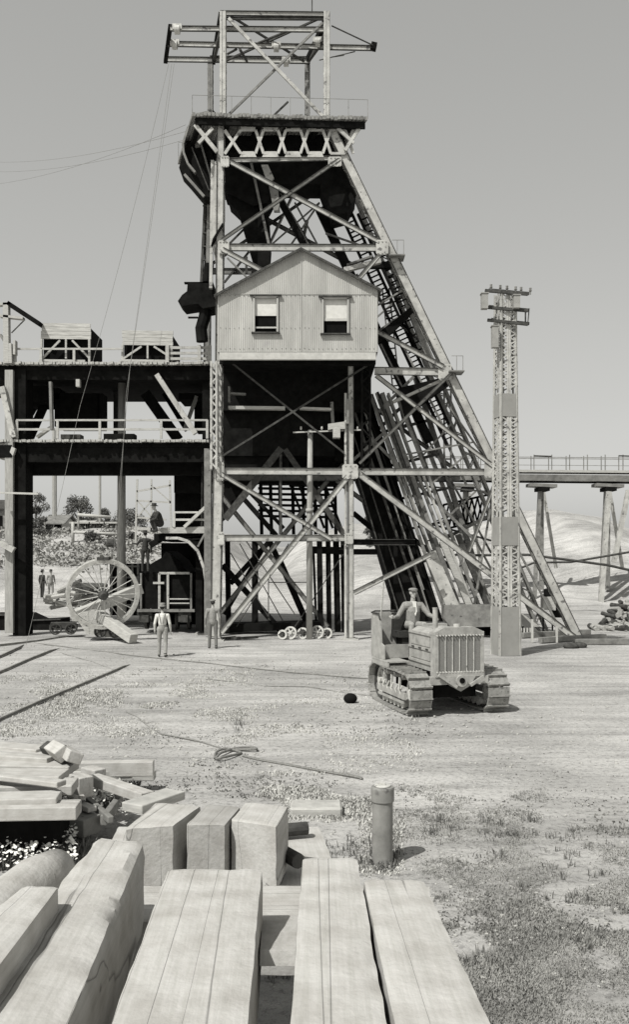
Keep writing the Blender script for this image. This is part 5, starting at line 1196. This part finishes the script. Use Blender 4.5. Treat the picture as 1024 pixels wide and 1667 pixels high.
# driver -------------------------------------------------------------
J=[];X=[]
hp=1.50
J+=[((-.10,.02,hp),(-.16,-.42,hp+.04),.10,.075,2),((-.16,-.42,hp+.04),(-.20,-.52,hp-.42),.07,.055,2),((-.20,-.52,hp-.44),(-.20,-.70,hp-.47),.05,.04,3),
    ((.10,.02,hp),(.14,-.42,hp+.04),.10,.075,2),((.14,-.42,hp+.04),(.14,-.50,hp-.42),.07,.055,2),((.14,-.5,hp-.44),(.14,-.68,hp-.47),.05,.04,3),
    ((-.08,.02,hp+.03),(.08,.02,hp+.03),.115,.115,2),((0,.02,hp+.06),(0,.0,hp+.34),.16,.17,1),((-.15,.0,hp+.46),(.15,.0,hp+.46),.10,.10,1),((0,0,hp+.5),(0,-.02,hp+.63),.058,.055,0)]
J+=[((-.19,0,hp+.48),(-.36,.0,hp+.20),.072,.058,1),((-.36,.0,hp+.20),(-.50,-.18,hp+.20),.058,.042,1)]; hand(J,(-.50,-.18,hp+.20),(-.7,-.5,.1),(0,0,1),0,.9)
J+=[((.19,0,hp+.48),(.34,-.14,hp+.25),.072,.058,1),((.34,-.14,hp+.25),(.40,-.40,hp+.20),.058,.042,1)]; hand(J,(.40,-.40,hp+.20),(.1,-1,-.2),(-1,0,0),0,.9)
hc=V((0,-.03,hp+.74)); head(J,X,hc,0); X.append((hc+V((0,.03,.03)),(.084,.086,.08),4))
dl_=TM@V((-.18,.93,.20))
dv=figure('person','driver in cap and open work jacket sitting at the tractor controls',J,[skin,jacket,denim,boot,coatd],dl_,R(12),X,vox=.009)
hat_(dv,hc,V((0,-1,0)),felt,'cap'); face_parts(dv,hc,(0,-1,0))
M_=Matrix.LocRotScale(dv.location,dv.rotation_euler,None); b=MB(); b.prism([M_@V(p) for p in[(-.045,-.10,hp+.56),(.045,-.10,hp+.56),(.04,-.185,hp+.34),(.0,-.185,hp+.22),(-.04,-.185,hp+.34)]],(0,.02,0)); b.build('shirt_front',shirt,dv)
# ================================================================= WEEDS AND GRASS
def scatter(name,label,zones,m,cat,hh,ww,seed,white_=False,nb=(3,6)):
    rg=random.Random(seed); b=MB()
    for (x0,y0,x1,y1,n,dens,th_) in zones:
        k=0; tries=0
        while k<n and tries<n*12:
            tries+=1; x=rg.uniform(x0,x1); y=rg.uniform(y0,y1); p=g(x,y)
            if noise.noise(V((p.x*dens,p.y*dens,seed)))<th_: continue
            edge=min((x-x0),(x1-x),(y-y0),(y1-y))/ (.18*min(x1-x0,y1-y0)+1e-6)
            if x0>0 and edge<1 and rg.random()>edge: continue
            k+=1
            for j in range(rg.randint(*nb)):
                a=rg.uniform(0,6.28); h=hh*rg.uniform(.4,1.1); lean=rg.uniform(.1,.8)*h; o=p+V((rg.gauss(0,.03),rg.gauss(0,.03),-.01)); d=V((math.cos(a),math.sin(a),0)); s_=V((-d.y,d.x,0))*ww*rg.uniform(.6,1.3)
                md_=o+d*lean*.4+V((0,0,h*.65)); tp=o+d*lean+V((0,0,h))
                b.add([o-s_,o+s_,md_+s_*.8,md_-s_*.8,tp],[(0,1,2,3),(3,2,4)])
    return tag(b.build(name,m),label,cat,kind='stuff')
grassm=mat('dry_grass',.27,.45,1.2,.9,0,0); weedm=mat('pale_weeds',.50,.35,2,.9,0,0); darkg=mat('dark_weeds',.16,.4,2,.9,0,0); dais=mat('daisy_petals',.82,.08,5,.8,0,0)
scatter('grass','short dry grass and weeds on the right foreground ground',[(600,1320,1100,1620,8000,1.6,.02),(740,1400,1150,1700,6000,1.3,-.02),(560,1270,900,1380,1200,1.5,.05),(660,1560,1150,1760,3000,1.2,-.12)],grassm,'grass',.04,.005,1)
scatter('tall_weeds','taller dark weed tufts behind the right foreground grass',[(690,1325,880,1380,70,3,.1),(740,1340,1010,1480,60,3,.15),(720,1480,1024,1640,60,3,.15),(375,1175,400,1195,14,1,-1),(600,1370,650,1425,160,1,-1),(500,1370,600,1420,80,1,-1),(440,1500,475,1600,60,1,-1)],darkg,'weeds',.11,.006,2)
scatter('pale_weeds','pale dusty weeds spread over the yard between rails and rope',[(60,1085,420,1215,3200,.6,.0),(-20,1100,200,1200,1500,.5,-.05),(380,1100,700,1260,1200,.5,.12),(420,1255,620,1340,1400,1,-.1),(580,1330,660,1430,500,1,-1)],weedm,'weeds',.05,.010,3)
scatter('ground_litter','dark specks of chips and litter scattered over the yard',[(0,1075,700,1300,2600,.7,-.05),(600,1200,1024,1400,500,1,.0),(560,1330,1024,1600,1400,1,-.1)],darkg,'litter',.03,.012,4,nb=(1,3))
scatter('flower_leaves','dark leaves under the white flowers at the left pile',[(-40,1330,140,1420,900,1,-1),(120,1280,230,1320,200,1,-1)],darkg,'weeds',.22,.012,5)
rg=random.Random(9); b=MB()
for i in range(900):
    x=rg.uniform(-30,125); y=rg.uniform(1332,1412); 
    if rg.random()<.35: x=rg.uniform(120,215); y=rg.uniform(1278,1325)
    p=g(x,y+30)+V((0,0,rg.uniform(.18,.34))); r=rg.uniform(.012,.024)
    n=V((rg.gauss(0,.5),rg.gauss(-.3,.5),1)).normalized(); u_=n.orthogonal().normalized(); w__=n.cross(u_)
    b.add([p+u_*r*math.cos(k*1.047)+w__*r*math.sin(k*1.047) for k in range(6)],[(0,1,2,3,4,5)])
tag(b.build('flowers',dais),'small white flowers in the shade of the left plank pile','flowers',kind='stuff')
def scrub(name,label,x0,x1,d0,d1,n,hh,m,seed):
    rg=random.Random(seed); b=MB()
    for i in range(n):
        D=rg.uniform(d0,d1); x=rg.uniform(x0,x1); X=(x-512)/FP*D
        if noise.noise(V((X*.25,D*.4,seed)))<-.05: continue
        z=H(X,D)
        for j in range(5):
            n_=V((rg.gauss(0,1),rg.gauss(0,1),rg.gauss(0,1))).normalized(); u_=n_.orthogonal().normalized(); w__=n_.cross(u_); c=V((X+rg.gauss(0,.25),D+rg.gauss(0,.2),z+rg.uniform(0,hh))); s_=rg.uniform(.06,.16)
            b.add([c+u_*s_,c+w__*s_,c-u_*s_,c-w__*s_],[(0,1,2,3)])
    return tag(b.build(name,m),label,'scrub',kind='stuff')
scrub('scrub','patchy scrub covering the bank and bench behind the big wheel',-40,345,66,96,4200,.45,mat('scrub_leaves',.30,.5,1,.9,0,0),21)
# small stones over the yard
b=MB(); rg=random.Random(3)
for i in range(2600):
    x=rg.uniform(-20,1040); y=1050+560*rg.random()**1.3; p=g(x,y); r=rg.uniform(.006,.02)*(1 if y>1250 else 1.6); b.ell((p.x,p.y,r*.3),(r*rg.uniform(.8,1.6),r,r*.7),5,3)
tag(b.build('pebbles',pale),'small pebbles scattered on the yard ground','pebbles',kind='stuff')
